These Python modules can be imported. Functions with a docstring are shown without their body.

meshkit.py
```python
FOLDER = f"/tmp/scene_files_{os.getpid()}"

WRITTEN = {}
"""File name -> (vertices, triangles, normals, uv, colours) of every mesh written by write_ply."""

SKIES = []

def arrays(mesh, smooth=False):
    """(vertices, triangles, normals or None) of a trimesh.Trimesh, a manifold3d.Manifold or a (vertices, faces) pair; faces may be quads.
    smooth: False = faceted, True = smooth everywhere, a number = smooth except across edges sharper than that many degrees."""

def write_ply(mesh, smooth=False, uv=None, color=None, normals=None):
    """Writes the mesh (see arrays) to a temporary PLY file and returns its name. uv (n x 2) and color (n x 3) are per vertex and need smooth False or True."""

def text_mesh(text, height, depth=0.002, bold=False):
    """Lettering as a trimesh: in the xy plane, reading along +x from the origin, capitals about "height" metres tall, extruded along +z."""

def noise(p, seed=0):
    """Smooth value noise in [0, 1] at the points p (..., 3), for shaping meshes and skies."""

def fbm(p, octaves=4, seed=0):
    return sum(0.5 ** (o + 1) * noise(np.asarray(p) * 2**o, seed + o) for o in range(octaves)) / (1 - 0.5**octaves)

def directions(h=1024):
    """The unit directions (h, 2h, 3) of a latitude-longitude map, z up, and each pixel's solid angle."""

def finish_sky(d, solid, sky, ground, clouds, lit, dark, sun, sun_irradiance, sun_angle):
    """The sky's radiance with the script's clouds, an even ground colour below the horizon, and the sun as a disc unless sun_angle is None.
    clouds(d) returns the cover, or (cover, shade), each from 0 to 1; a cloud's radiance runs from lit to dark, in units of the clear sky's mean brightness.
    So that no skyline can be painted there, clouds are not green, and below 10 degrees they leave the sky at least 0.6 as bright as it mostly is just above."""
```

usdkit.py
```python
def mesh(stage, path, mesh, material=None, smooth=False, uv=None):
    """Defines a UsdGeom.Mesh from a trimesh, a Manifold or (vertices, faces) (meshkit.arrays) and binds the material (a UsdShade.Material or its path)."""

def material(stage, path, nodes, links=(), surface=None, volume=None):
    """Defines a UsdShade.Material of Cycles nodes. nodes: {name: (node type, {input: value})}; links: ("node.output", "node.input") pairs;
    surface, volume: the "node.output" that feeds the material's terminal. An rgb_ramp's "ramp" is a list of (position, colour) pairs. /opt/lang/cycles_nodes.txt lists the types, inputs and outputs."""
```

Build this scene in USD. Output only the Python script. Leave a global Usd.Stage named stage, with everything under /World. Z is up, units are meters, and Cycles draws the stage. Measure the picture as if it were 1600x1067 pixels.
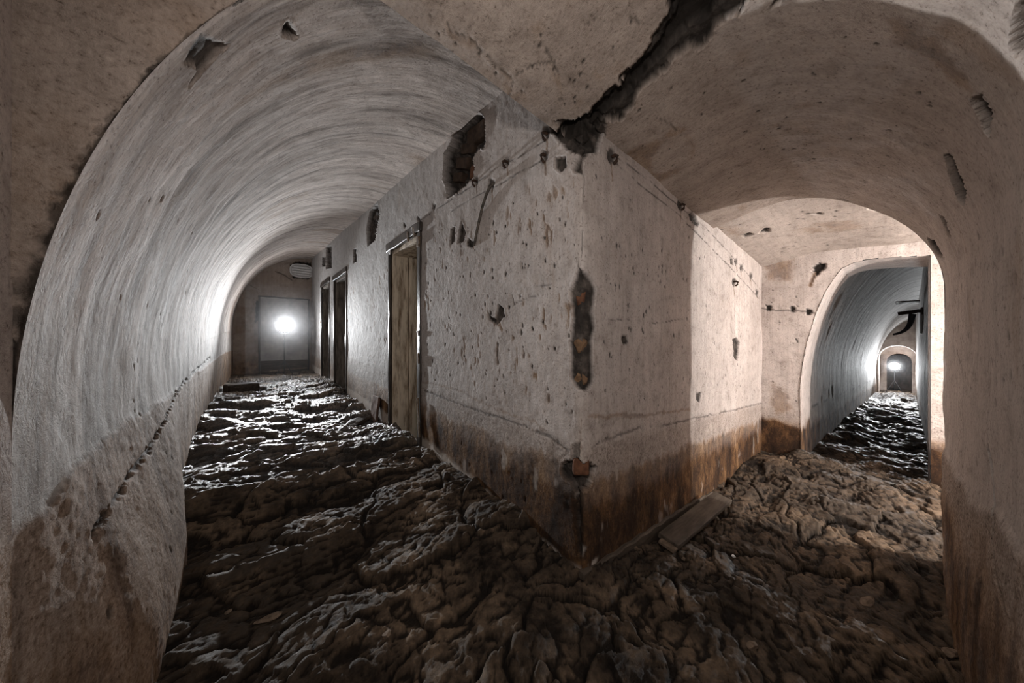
import math
import numpy as np
import trimesh
import usdkit, meshkit
from scipy.interpolate import RBFInterpolator
from scipy.spatial import cKDTree
from scipy.ndimage import gaussian_filter
from pxr import Usd, UsdGeom, UsdLux, UsdShade, Gf, Sdf, Vt

stage = Usd.Stage.CreateInMemory()
UsdGeom.SetStageUpAxis(stage, UsdGeom.Tokens.z)
UsdGeom.SetStageMetersPerUnit(stage, 1.0)
UsdGeom.Xform.Define(stage, '/World')

# ------------------------------------------------------------------ camera, lights, exposure
# World: the left gallery runs along +Y, the right gallery along +X, the inner corner of the L stands at (1.282, 0.969).
FPX, CX, CY, CZ = 483.0, 800.0, 533.5, 1.22
FWD = np.array([.644, .765]); FWD /= np.linalg.norm(FWD)
RGT = np.array([FWD[1], -FWD[0]])
cam = UsdGeom.Camera.Define(stage, '/World/camera')
cam.CreateHorizontalApertureAttr(36.0)
cam.CreateVerticalApertureAttr(36.0 * 1067 / 1600)
cam.CreateFocalLengthAttr(36.0 * FPX / 1600)
cam.CreateClippingRangeAttr(Gf.Vec2f(0.02, 200))
cam.CreateExposureAttr(0.0)
m = Gf.Matrix4d()
m.SetRow(0, Gf.Vec4d(RGT[0], RGT[1], 0, 0)); m.SetRow(1, Gf.Vec4d(0, 0, 1, 0))
m.SetRow(2, Gf.Vec4d(-FWD[0], -FWD[1], 0, 0)); m.SetRow(3, Gf.Vec4d(0, 0, CZ, 1))
cam.AddTransformOp().Set(m)


def sphere_light(name, pos, power, color, radius=.05, aim=None, cone=None, soft=1.0):
    l = UsdLux.SphereLight.Define(stage, '/World/' + name)
    l.CreateRadiusAttr(radius); l.CreateIntensityAttr(power); l.CreateColorAttr(Gf.Vec3f(*color))
    l.CreateNormalizeAttr(True)
    if aim is not None:
        z = -np.asarray(aim, float) + np.asarray(pos, float); z /= np.linalg.norm(z)
        x = np.cross([0, 0, 1.0], z); x /= np.linalg.norm(x); y = np.cross(z, x)
        t = Gf.Matrix4d()
        for i, r in enumerate((x, y, z)):
            t.SetRow(i, Gf.Vec4d(*map(float, r), 0))
        t.SetRow(3, Gf.Vec4d(*map(float, pos), 1))
        UsdGeom.Xformable(l).AddTransformOp().Set(t)
        if cone:
            s = UsdLux.ShapingAPI.Apply(l.GetPrim())
            s.CreateShapingConeAngleAttr(cone); s.CreateShapingConeSoftnessAttr(soft)
    else:
        l.AddTranslateOp().Set(Gf.Vec3d(*pos))
    return l


LAMP_L = np.array([.60, 9.20, 1.60])          # work lamp standing near the end of the left gallery
LAMP_S = np.array([3.85, -1.95, 1.45])        # work lamp in the side passage on the right
EYE = np.array([.06, .06, 1.72])              # added fill light over the camera, no lamp stands there
D_T = np.array([math.cos(math.radians(2.17)), -math.sin(math.radians(2.17))])   # the far right gallery bends a little
N_T = np.array([-D_T[1], D_T[0]])


def t_point(u, b, z):
    """A point of the far right gallery: u along it, b to its left, z over its own sloping datum (camera height = CZ)."""
    p = D_T * u + N_T * b
    return np.array([p[0], p[1], z - .0439 * u])


LAMP_R = t_point(20.12, .36, 1.10)
sphere_light('eye_fill_light', EYE, 12.5, (1.0, .925, .865), .05, aim=(1.2, .97, 1.52), cone=86, soft=1.0)
sphere_light('left_light', LAMP_L + [0, -.12, 0], 620.0, (.95, .975, 1.0), .06, aim=(.35, 0, 1.5), cone=25, soft=1.0)
sphere_light('left_spill', LAMP_L + [0, -.15, .02], 7.0, (.97, .98, 1.0), .05)
sphere_light('right_spill', LAMP_R + [-.20, 0, .02], 26.0, (.97, .98, 1.0), .05)
sphere_light('side_light', LAMP_S, 105.0, (1.0, .95, .90), .035)
sphere_light('right_light', LAMP_R + [-.14, 0, 0], 900.0, (.95, .975, 1.0), .06, aim=(5, .1, 1.0), cone=22, soft=1.0)


# ------------------------------------------------------------------ helpers
def ray(px, py):
    d = FWD + RGT * ((px - CX) / FPX)
    return np.array([d[0], d[1], (CY - py) / FPX])


def on_x(px, py, x):
    r = ray(px, py); return r * (x / r[0]) + [0, 0, CZ]


def on_y(px, py, y):
    r = ray(px, py); return r * (y / r[1]) + [0, 0, CZ]


def project(P):
    Q = P - [0, 0, CZ]
    d = Q[..., :2] @ FWD
    d = np.where(d > .05, d, np.nan)
    return np.stack([CX + FPX * (Q[..., :2] @ RGT) / d, CY - FPX * Q[..., 2] / d], -1)


def sstep(a, b, x):
    t = np.clip((x - a) / (b - a), 0, 1)
    return t * t * (3 - 2 * t)


def fbm(P, scale, octaves=4, seed=0):
    return meshkit.fbm(np.asarray(P) * scale, octaves, seed) - .5


def ridged(P, scale, octaves=4, seed=0):
    out, amp, tot = 0, 1.0, 0
    for o in range(octaves):
        out = out + amp * (1 - np.abs(2 * meshkit.noise(np.asarray(P) * scale * 2 ** o, seed + o) - 1)); tot += amp; amp *= .5
    return out / tot


used = {}


def path_for(name, parent='/World'):
    k = used.get((parent, name), 0); used[(parent, name)] = k + 1
    return f'{parent}/{name}' + (f'_{k:03d}' if k else '')


def data(prim, **kw):
    for k, v in kw.items():
        if v:
            prim.SetCustomDataByKey(k, v)


def primvar(m, name, arr, kind):
    UsdGeom.PrimvarsAPI(m).CreatePrimvar(name, kind, 'vertex').Set(Vt.Vec3fArray.FromNumpy(np.asarray(arr, np.float32)) if np.shape(arr)[-1] == 3 else Vt.Vec2fArray.FromNumpy(np.asarray(arr, np.float32)))


def raw_mesh(path, v, f, n, mat, pv=None):
    me = UsdGeom.Mesh.Define(stage, path)
    me.CreatePointsAttr(Vt.Vec3fArray.FromNumpy(np.asarray(v, np.float32)))
    me.CreateFaceVertexCountsAttr(Vt.IntArray.FromNumpy(np.full(len(f), f.shape[1], np.int32)))
    me.CreateFaceVertexIndicesAttr(Vt.IntArray.FromNumpy(np.asarray(f, np.int32).ravel()))
    me.CreateSubdivisionSchemeAttr('none')
    if n is not None:
        me.CreateNormalsAttr(Vt.Vec3fArray.FromNumpy(np.asarray(n, np.float32))); me.SetNormalsInterpolation('vertex')
    for k, a in (pv or {}).items():
        primvar(me, k, a, Sdf.ValueTypeNames.Color3fArray)
    UsdShade.MaterialBindingAPI.Apply(me.GetPrim()).Bind(mat)
    return me.GetPrim()


def thing(name, label, cat, loc=(0, 0, 0), rz=0, group=None, kind=None):
    x = UsdGeom.Xform.Define(stage, path_for(name))
    x.AddTranslateOp().Set(Gf.Vec3d(*map(float, loc)))
    if rz:
        x.AddRotateZOp().Set(float(rz))
    data(x.GetPrim(), label=label, category=cat, group=group, kind=kind)
    return x.GetPrim()


def part(name, mesh, mat, parent, smooth=35, label=None):
    p = usdkit.mesh(stage, path_for(name, str(parent.GetPath()) if parent else '/World'), mesh, mat, smooth).GetPrim()
    data(p, label=label)
    return p


def solo(name, mesh, mat, label, cat, group=None, smooth=35):
    p = part(name, mesh, mat, None, smooth); data(p, label=label, category=cat, group=group)
    return p


def axis_values(a, b, step, must=()):
    """Grid lines from a to b with a local step and some lines that must be there."""
    x, out = a, [a]
    while x < b - 1e-9:
        x = min(b, x + step(x)); out.append(x)
    out = np.array(out)
    for k in must:
        i = np.argmin(np.abs(out - k)); out[i] = k
    return np.unique(out)


def grid_normals(P, flip):
    du, dv = np.gradient(P, axis=0), np.gradient(P, axis=1)
    n = np.cross(du, dv)
    n /= np.maximum(np.linalg.norm(n, axis=-1, keepdims=True), 1e-12)
    return -n if flip else n


def grid_faces(ns, nt, keep=None, flip=False):
    i = np.arange(ns * nt).reshape(ns, nt)
    f = np.stack([i[:-1, :-1], i[1:, :-1], i[1:, 1:], i[:-1, 1:]], -1)
    if flip:
        f = f[..., ::-1]
    return f[keep] if keep is not None else f.reshape(-1, 4)


def seg_dist(p, a, b):
    ab = b - a
    t = np.clip(((p - a) @ ab) / max(ab @ ab, 1e-12), 0, 1)
    return np.linalg.norm(p - a - t[:, None] * ab, axis=1)


def poly_sd(p, poly):
    """Signed distance to a polygon, positive inside."""
    d, inside = np.full(len(p), 1e9), np.zeros(len(p), bool)
    for a, b in zip(poly, np.roll(poly, -1, 0)):
        d = np.minimum(d, seg_dist(p, a, b))
        c = (a[1] > p[:, 1]) != (b[1] > p[:, 1])
        with np.errstate(divide='ignore', invalid='ignore'):
            inside ^= c & (p[:, 0] < (b[0] - a[0]) * (p[:, 1] - a[1]) / (b[1] - a[1]) + a[0])
    return np.where(inside, d, -d)


class Surface:
    """A wall or vault as a grid: S (ns, nt) metres up the section, T along it, P the points, N into the room."""

    def __init__(self, P, S, T, into):
        self.P, self.S, self.T = P, S, T
        n = grid_normals(P, False)
        c = P.reshape(-1, 3).mean(0)
        self.flip = np.mean(np.sum(n * (np.asarray(into) - P), -1)) < 0
        self.N = -n if self.flip else n
        self.chip = np.zeros(P.shape[:2]); self.stain = np.zeros(P.shape[:2]); self.dark = np.zeros(P.shape[:2])
        self.tone = np.zeros(P.shape[:2]); self.rough = np.zeros(P.shape[:2]); self.pale = np.zeros(P.shape[:2])
        self.h = np.zeros(P.shape[:2])
        q = project(P).reshape(-1, 2)
        ok = np.where(np.isfinite(q).all(1) & (np.abs(q) < 4000).all(1))[0]
        self.ok, self.tree = ok, cKDTree(q[ok])
        self.st = np.stack([S.ravel(), T.ravel()], 1)
        self.jit = None

    def at(self, px):
        """Section coordinates (s, t) of places seen at the given points of the photograph."""
        d, i = self.tree.query(np.asarray(px, float), k=4)
        w = 1 / np.maximum(d, .05) ** 2
        return (self.st[self.ok[i]] * w[..., None]).sum(1) / w.sum(1, keepdims=True)

    def window(self, pts, pad):
        lo, hi = pts.min(0) - pad, pts.max(0) + pad
        k = np.where((self.st >= lo).all(1) & (self.st <= hi).all(1))[0]
        return k, self.st[k]

    def wobble(self, k, p, amp, seed, freq=28):
        q = self.P.reshape(-1, 3)[k]
        return p + amp * 2 * np.stack([fbm(q, freq, 4, seed), fbm(q, freq, 4, seed + 50)], 1) + amp * .7 * np.stack([fbm(q, freq * 3.3, 2, seed + 7), fbm(q, freq * 3.3, 2, seed + 57)], 1)

    def patch(self, px, what='chip', depth=.02, soft=.004, amount=1.0, wob=.012, seed=1):
        pts = self.at(px)
        k, p = self.window(pts, .06 + 3 * soft)
        if not len(k):
            return
        sd = poly_sd(self.wobble(k, p, wob, seed), pts)
        w = sstep(-soft, soft, sd) * amount
        a = getattr(self, what).ravel()
        a[k] = np.maximum(a[k], w)
        if depth:
            q = self.P.reshape(-1, 3)[k]
            hh = self.h.ravel()
            hh[k] -= w / max(amount, 1e-6) * depth * (1 + 1.1 * fbm(q, 22, 4, seed + 9))
            # a slightly lifted plaster lip round the loss
            hh[k] += .12 * depth * np.exp(-((sd + .006) / .006) ** 2)

    def line(self, px, width=.006, what='dark', depth=.006, amount=1.0, wob=.01, seed=3, gap=0.0):
        pts = self.at(px)
        k, p = self.window(pts, .08)
        if not len(k):
            return
        p = self.wobble(k, p, wob, seed, 16)
        d = np.full(len(p), 1e9)
        for a, b in zip(pts[:-1], pts[1:]):
            d = np.minimum(d, seg_dist(p, a, b))
        q = self.P.reshape(-1, 3)[k]
        wd = width * (1 + 1.6 * fbm(q, 20, 3, seed + 4))
        w = sstep(wd, wd * .35, d) * amount
        if gap:
            w = w * sstep(gap - .12, gap + .12, .5 + fbm(q, 9, 3, seed + 5))
        a = getattr(self, what).ravel(); a[k] = np.maximum(a[k], w)
        hh = self.h.ravel(); hh[k] -= depth * w

    def pits(self, n, px_poly, r=(.004, .012), seed=5, amount=.9):
        """Small dark pits in the plaster over a region."""
        rng = np.random.default_rng(seed)
        pts = self.at(px_poly); lo, hi = pts.min(0), pts.max(0)
        c = rng.uniform(lo, hi, (n * 3, 2)); c = c[poly_sd(c, pts) > 0][:n]
        for x in c:
            rr = rng.uniform(*r)
            k, p = self.window(x[None], rr * 4)
            if len(k):
                v = (self.wobble(k, p, rr * .8, seed) - x) / [rr * rng.uniform(1, 2.2), rr]
                w = sstep(1.25, .7, np.linalg.norm(v, axis=1)) * amount
                a = self.dark.ravel(); a[k] = np.maximum(a[k], w)
                hh = self.h.ravel(); hh[k] -= .006 * w

    def finish(self):
        for k in ('h',):
            pass
        self.Q = self.P + self.N * self.h[..., None]
        n = grid_normals(self.Q, self.flip)
        self.QN = n

    def emit(self, name, mat, s0=0, s1=None, keep=None, extra=None):
        s1 = self.P.shape[0] if s1 is None else s1
        sl = slice(s0, s1)
        ns, nt = self.Q[sl].shape[:2]
        kf = None if keep is None else keep[s0:s1 - 1]
        f = grid_faces(ns, nt, kf, self.flip)
        v = self.Q[sl].reshape(-1, 3); n = self.QN[sl].reshape(-1, 3)
        mask = np.stack([self.chip[sl], self.stain[sl], self.dark[sl]], -1).reshape(-1, 3)
        tone = np.stack([self.tone[sl], self.rough[sl], self.pale[sl]], -1).reshape(-1, 3)
        arc = np.stack([self.S[sl], self.T[sl], 0 * self.S[sl]], -1).reshape(-1, 3)
        u = np.unique(f)
        if len(u) < len(v):
            r = np.zeros(len(v), int); r[u] = np.arange(len(u)); f = r[f]
            v, n, mask, tone, arc = v[u], n[u], mask[u], tone[u], arc[u]
        p = raw_mesh(path_for(name), v, f, n, mat, dict(mask=mask, tone=tone, arc=arc))
        data(p, kind='structure', **(extra or {}))
        return p


# ------------------------------------------------------------------ materials
LK = '/World/Looks/'


def plaster_material(name, a, b, grey, streak=.5, stain_cols=None, along=(1.1, 17.0, 1.0), deep=.5):
    """Old limewashed plaster. Primvars: mask = (spalled, stained, black), tone = (grey wash, coarse render, bare lime), arc = metres along the surface."""
    nodes = {
        'pos': ('geometry', {}), 'mk': ('attribute', {'attribute': 'mask'}), 'tn': ('attribute', {'attribute': 'tone'}), 'ar': ('attribute', {'attribute': 'arc'}),
        'ms': ('separate_color', {}), 'ts': ('separate_color', {}),
        'n1': ('noise_texture', {'scale': 1.7, 'detail': 6.0, 'roughness': .62}),
        'n2': ('noise_texture', {'scale': 11.0, 'detail': 7.0, 'roughness': .68}),
        'n3': ('noise_texture', {'scale': 75.0, 'detail': 4.0, 'roughness': .7}),
        'n4': ('noise_texture', {'scale': 5.0, 'detail': 8.0, 'roughness': .74}),
        'n5': ('noise_texture', {'scale': 320.0, 'detail': 2.0}),
        'map': ('mapping', {'scale': along}), 'st': ('noise_texture', {'scale': 1.0, 'detail': 6.0, 'roughness': .66, 'distortion': .5}),
        'map2': ('mapping', {'scale': (5.0, 60.0, 1.0)}), 'st2': ('noise_texture', {'scale': 1.0, 'detail': 4.0, 'roughness': .6}),
        'r1': ('rgb_ramp', {'ramp': [(.33, a), (.68, b)]}),
        'gfac': ('math', {'math_type': 'multiply', 'value2': 1.0}),
        'mixg': ('mix', {'color2': grey}),
        'rv2': ('rgb_ramp', {'ramp': [(.28, (.55, .52, .50)), (.42, (.90, .89, .88)), (.5, (1, 1, 1)), (.72, (1.16, 1.15, 1.14))]}),
        'mul2': ('mix', {'mix_type': 'multiply', 'fac': .8}),
        'rst': ('rgb_ramp', {'ramp': [(.30, (deep, deep * .95, deep * .92)), (.5, (1, 1, 1)), (.70, (1.22, 1.22, 1.23))]}),
        'mulst': ('mix', {'mix_type': 'multiply', 'fac': streak}),
        'rst2': ('rgb_ramp', {'ramp': [(.3, (.72, .70, .68)), (.5, (1, 1, 1)), (.7, (1.1, 1.1, 1.1))]}),
        'mulst2': ('mix', {'mix_type': 'multiply', 'fac': streak}),
        # coarse render under the dado line
        'rrough': ('rgb_ramp', {'ramp': [(.25, (.22, .18, .15)), (.5, (.60, .54, .49)), (.75, (.98, .95, .91))]}),
        'mulr': ('mix', {'mix_type': 'multiply'}),
        # fine dark flecks
        'rsp': ('rgb_ramp', {'ramp': [(.30, (.30, .26, .23)), (.38, (.82, .80, .79)), (.46, (1, 1, 1)), (.7, (1.12, 1.12, 1.12))]}),
        'mulsp': ('mix', {'mix_type': 'multiply', 'fac': .85}),
        # bare lime
        'mixp': ('mix', {'color2': (.66, .61, .56)}),
        # tide-line stain
        'sradd': ('math', {'math_type': 'add'}),
        'sramp': ('rgb_ramp', {'ramp': stain_cols or [(.26, (.014, .009, .007)), (.40, (.046, .024, .013)), (.50, (.125, .066, .030)), (.60, (.26, .155, .075)), (.74, (.42, .33, .26))]}),
        'sf1': ('math', {'math_type': 'multiply', 'value2': 1.15, 'use_clamp': True}), 'smap': ('mapping', {'scale': (1.0, 1.0, .42)}), 'sinv': ('math', {'math_type': 'multiply_add', 'value2': -.22, 'value3': .14}), 'ssum': ('math', {'math_type': 'add'}), 'sn3': ('math', {'math_type': 'multiply_add', 'value2': .22, 'value3': -.11}), 'ssum2': ('math', {'math_type': 'add'}),
        'mixs': ('mix', {}),
        # spalled places: bare mortar
        'cramp': ('rgb_ramp', {'ramp': [(.30, (.012, .010, .009)), (.48, (.040, .034, .030)), (.62, (.10, .085, .075)), (.78, (.20, .165, .14))]}),
        'mixc': ('mix', {}),
        'mixd': ('mix', {'color2': (.012, .009, .007)}),
        'hsum': ('math', {'math_type': 'multiply_add', 'value2': .35}), 'hsum2': ('math', {'math_type': 'multiply_add', 'value2': .12}),
        'bump': ('bump', {'strength': .75, 'distance': .012}),
        'rgh': ('map_range', {'from_min': 0.0, 'from_max': 1.0, 'to_min': .72, 'to_max': .95}),
        'p': ('principled_bsdf', {'specular_ior_level': .28}),
    }
    links = [('mk.color', 'ms.color'), ('tn.color', 'ts.color')]
    links += [('pos.position', f'{n}.vector') for n in ('n1', 'n2', 'n3', 'n5')] + [('pos.position', 'smap.vector'), ('smap.vector', 'n4.vector')]
    links += [('ar.vector', 'map.vector'), ('map.vector', 'st.vector'), ('ar.vector', 'map2.vector'), ('map2.vector', 'st2.vector'),
              ('n1.fac', 'r1.fac'), ('ts.r', 'mixg.fac'), ('r1.color', 'mixg.color1'),
              ('n2.fac', 'rv2.fac'), ('mixg.color', 'mul2.color1'), ('rv2.color', 'mul2.color2'),
              ('st.fac', 'rst.fac'), ('mul2.color', 'mulst.color1'), ('rst.color', 'mulst.color2'),
              ('st2.fac', 'rst2.fac'), ('mulst.color', 'mulst2.color1'), ('rst2.color', 'mulst2.color2'),
              ('n3.fac', 'rrough.fac'), ('ts.g', 'mulr.fac'), ('mulst2.color', 'mulr.color1'), ('rrough.color', 'mulr.color2'),
              ('n3.fac', 'rsp.fac'), ('mulr.color', 'mulsp.color1'), ('rsp.color', 'mulsp.color2'),
              ('ts.b', 'mixp.fac'), ('mixs.color', 'mixp.color1'),
              ('ms.g', 'sinv.value1'), ('n4.fac', 'ssum.value1'), ('sinv.value', 'ssum.value2'), ('n3.fac', 'sn3.value1'), ('ssum.value', 'ssum2.value1'), ('sn3.value', 'ssum2.value2'), ('ssum2.value', 'sramp.fac'), ('ms.g', 'sf1.value1'), ('sf1.value', 'mixs.fac'), ('mulsp.color', 'mixs.color1'), ('sramp.color', 'mixs.color2'),
              ('n2.fac', 'cramp.fac'), ('ms.r', 'mixc.fac'), ('mixp.color', 'mixc.color1'), ('cramp.color', 'mixc.color2'),
              ('ms.b', 'mixd.fac'), ('mixc.color', 'mixd.color1'), ('mixd.color', 'p.base_color'),
              ('n3.fac', 'hsum.value1'), ('n2.fac', 'hsum.value3'), ('n5.fac', 'hsum2.value1'), ('hsum.value', 'hsum2.value3'),
              ('hsum2.value', 'bump.height'), ('bump.normal', 'p.normal'), ('n2.fac', 'rgh.value'), ('rgh.result', 'p.roughness')]
    nodes.pop('gfac'); nodes.pop('sradd')
    return usdkit.material(stage, LK + name, nodes, links, surface='p.BSDF')


def speckled(name, a, b, scale=14, rough=.8, detail=6, bump=.4, dist=.006, spec=.3, lo=.35, hi=.65, stretch=None, metallic=0.0):
    """A mottled material of two colours with fine relief."""
    nodes = {'tc': ('texture_coordinate', {}), 'mp': ('mapping', {'scale': stretch or (1, 1, 1)}),
             'n': ('noise_texture', {'scale': float(scale), 'detail': float(detail), 'roughness': .66}), 'm': ('noise_texture', {'scale': scale * 6.0, 'detail': 3.0}),
             'r': ('rgb_ramp', {'ramp': [(lo, a), (hi, b)]}), 'h': ('math', {'math_type': 'multiply_add', 'value2': .4}),
             'b': ('bump', {'strength': bump, 'distance': dist}), 'p': ('principled_bsdf', {'roughness': rough, 'specular_ior_level': spec, 'metallic': metallic})}
    return usdkit.material(stage, LK + name, nodes, [('tc.object', 'mp.vector'), ('mp.vector', 'n.vector'), ('mp.vector', 'm.vector'), ('n.fac', 'r.fac'), ('r.color', 'p.base_color'),
                           ('m.fac', 'h.value1'), ('n.fac', 'h.value3'), ('h.value', 'b.height'), ('b.normal', 'p.normal')], surface='p.BSDF')


def plain(name, col, rough=.6, metallic=0.0, emit=0.0):
    return usdkit.material(stage, LK + name, {'p': ('principled_bsdf', {'base_color': col, 'roughness': rough, 'metallic': metallic, 'emission_strength': emit, 'emission_color': (.94, .97, 1.0)})}, surface='p.BSDF')


M_PLASTER = plaster_material('plaster_beige', (.42, .37, .345), (.57, .52, .495), (.41, .41, .41), .30)
M_VAULT = plaster_material('plaster_vault', (.45, .385, .345), (.57, .505, .465), (.46, .47, .47), 1.0, None, (.7, 8.5, 1.0), .36)
M_CEIL = plaster_material('plaster_ceiling', (.34, .285, .25), (.46, .395, .35), (.50, .455, .425), .30)
M_BRICK = speckled('brick_fired', (.16, .062, .030), (.34, .17, .085), 24, .9, lo=.3, hi=.7)
M_BRICK2 = speckled('brick_sooty', (.022, .015, .011), (.085, .055, .038), 20, .9, lo=.3, hi=.7)
M_BRICK3 = speckled('brick_ochre', (.10, .065, .04), (.25, .15, .085), 22, .9, lo=.3, hi=.7)
M_BRICK4 = speckled('brick_brown', (.07, .03, .018), (.19, .09, .05), 22, .9, lo=.3, hi=.7)
M_MORTAR = speckled('mortar', (.05, .045, .04), (.16, .14, .12), 40, .95)
M_WOODP = speckled('timber_pale', (.24, .17, .11), (.74, .65, .53), 7, .75, lo=.36, hi=.54, stretch=(2.0, 2.0, .35))
M_WOODD = speckled('timber_black', (.010, .008, .007), (.07, .055, .045), 16, .35, spec=.6, stretch=(2, 2, .4))
M_WOODG = speckled('timber_grey', (.06, .05, .042), (.26, .23, .20), 9, .7, stretch=(2, 2, .35))
M_BOARD = speckled('timber_muddy', (.045, .034, .026), (.115, .092, .072), 16, .7, stretch=(.35, 2, 2))
M_STONE = speckled('stone_pale', (.11, .082, .06), (.25, .19, .14), 40, .85)
M_STONED = speckled('stone_dark', (.030, .023, .018), (.09, .07, .055), 30, .55)
M_IRON = speckled('iron_rusty', (.012, .009, .008), (.075, .038, .022), 60, .75, spec=.4)
M_GREY = speckled('leaf_grey', (.30, .30, .31), (.50, .49, .48), 5, .6, stretch=(1, 1, 1))
M_WHITE = speckled('enamel_white', (.66, .66, .67), (.82, .82, .82), 8, .45)
M_BLACK = plain('rubber_black', (.02, .02, .022), .5)
M_LAMP = plain('lamp_glass', (.9, .95, 1), .3, emit=160.0)

# mud: wet clay with dry crusts, and crevice shade painted into the low places
M_MUD = usdkit.material(stage, LK + 'mud', {
    'pos': ('geometry', {}), 'at': ('attribute', {'attribute': 'mask'}), 'sp': ('separate_color', {}),
    'n1': ('noise_texture', {'scale': 2.6, 'detail': 8.0, 'roughness': .70}), 'n2': ('noise_texture', {'scale': 30.0, 'detail': 7.0, 'roughness': .72}), 'n3': ('noise_texture', {'scale': 150.0, 'detail': 5.0, 'roughness': .72}),
    'r1': ('rgb_ramp', {'ramp': [(.38, (.022, .016, .012)), (.50, (.095, .069, .048)), (.64, (.23, .168, .116))]}),
    'r2': ('rgb_ramp', {'ramp': [(.3, (.35, .33, .32)), (.5, (1, 1, 1)), (.72, (1.6, 1.55, 1.48))]}),
    'mul': ('mix', {'mix_type': 'multiply', 'fac': .85}),
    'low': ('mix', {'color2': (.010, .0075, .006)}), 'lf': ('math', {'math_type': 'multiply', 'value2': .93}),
    'dry': ('mix', {'color2': (.078, .062, .048)}),
    'wr': ('map_range', {'from_min': .36, 'from_max': .60, 'to_min': .48, 'to_max': .9, 'clamp': True}),
    'wet': ('math', {'math_type': 'multiply_add', 'value2': -.36, 'value3': 0.0}), 'ra': ('math', {'math_type': 'add'}), 'rc': ('clamp', {'min': .22, 'max': .95}),
    'sw': ('math', {'math_type': 'multiply_add', 'value2': .55, 'value3': .22}),
    'h1': ('math', {'math_type': 'multiply_add', 'value2': .45}), 'b': ('bump', {'strength': 1.0, 'distance': .014}),
    'p': ('principled_bsdf', {})},
    [('pos.position', 'n1.vector'), ('pos.position', 'n2.vector'), ('pos.position', 'n3.vector'), ('at.color', 'sp.color'), ('n1.fac', 'r1.fac'), ('n2.fac', 'r2.fac'),
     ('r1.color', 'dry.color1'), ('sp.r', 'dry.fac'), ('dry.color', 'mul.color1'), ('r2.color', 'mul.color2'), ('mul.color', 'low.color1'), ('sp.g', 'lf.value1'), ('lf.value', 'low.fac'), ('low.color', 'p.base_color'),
     ('n2.fac', 'wr.value'), ('sp.b', 'wet.value1'), ('wr.result', 'ra.value1'), ('wet.value', 'ra.value2'), ('ra.value', 'rc.value'), ('rc.result', 'p.roughness'), ('sp.b', 'sw.value1'), ('sw.value', 'p.specular_ior_level'),
     ('n3.fac', 'h1.value1'), ('n2.fac', 'h1.value3'), ('h1.value', 'b.height'), ('b.normal', 'p.normal')], surface='p.BSDF')

# ------------------------------------------------------------------ structure: sections
XW, YW = 1.282, .969                       # the two faces of the inner corner
Y_H = 1.08                                 # where the left gallery opens off the junction
Y_E = 10.2                                 # end of the left gallery
X_N, X_P = 3.17, 4.98                      # end of the near right wall; face of the portal wall
near_step = lambda y: max(.0085, .0058 * abs(y))


def left_x(y):
    return -.355 - .05 * sstep(1.3, 4.5, y) + .045 * sstep(7, 10.2, y)


def toe(y, z):
    """The foot of the left wall swells into the gallery near the junction."""
    return (.115 * (1 - sstep(2.1, 3.3, y)) * sstep(1.08, 1.6, y) - .03 * sstep(3, 4.5, y) * (1 - sstep(8, 10, y))) * (1 - sstep(.10, .95, z))


def left_spring(y):
    return 1.0 + .055 * (y - Y_H)


def left_crown(y):
    return 2.85 + .073 * (y - Y_H)


def left_vault_z(x, y):
    a = XW - left_x(y)
    return left_spring(y) + (left_crown(y) - left_spring(y)) * np.sqrt(np.clip(1 - ((XW - x) / a) ** 2, 0, 1))


def right_datum(x):
    return -.058 * (x - XW)


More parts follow.
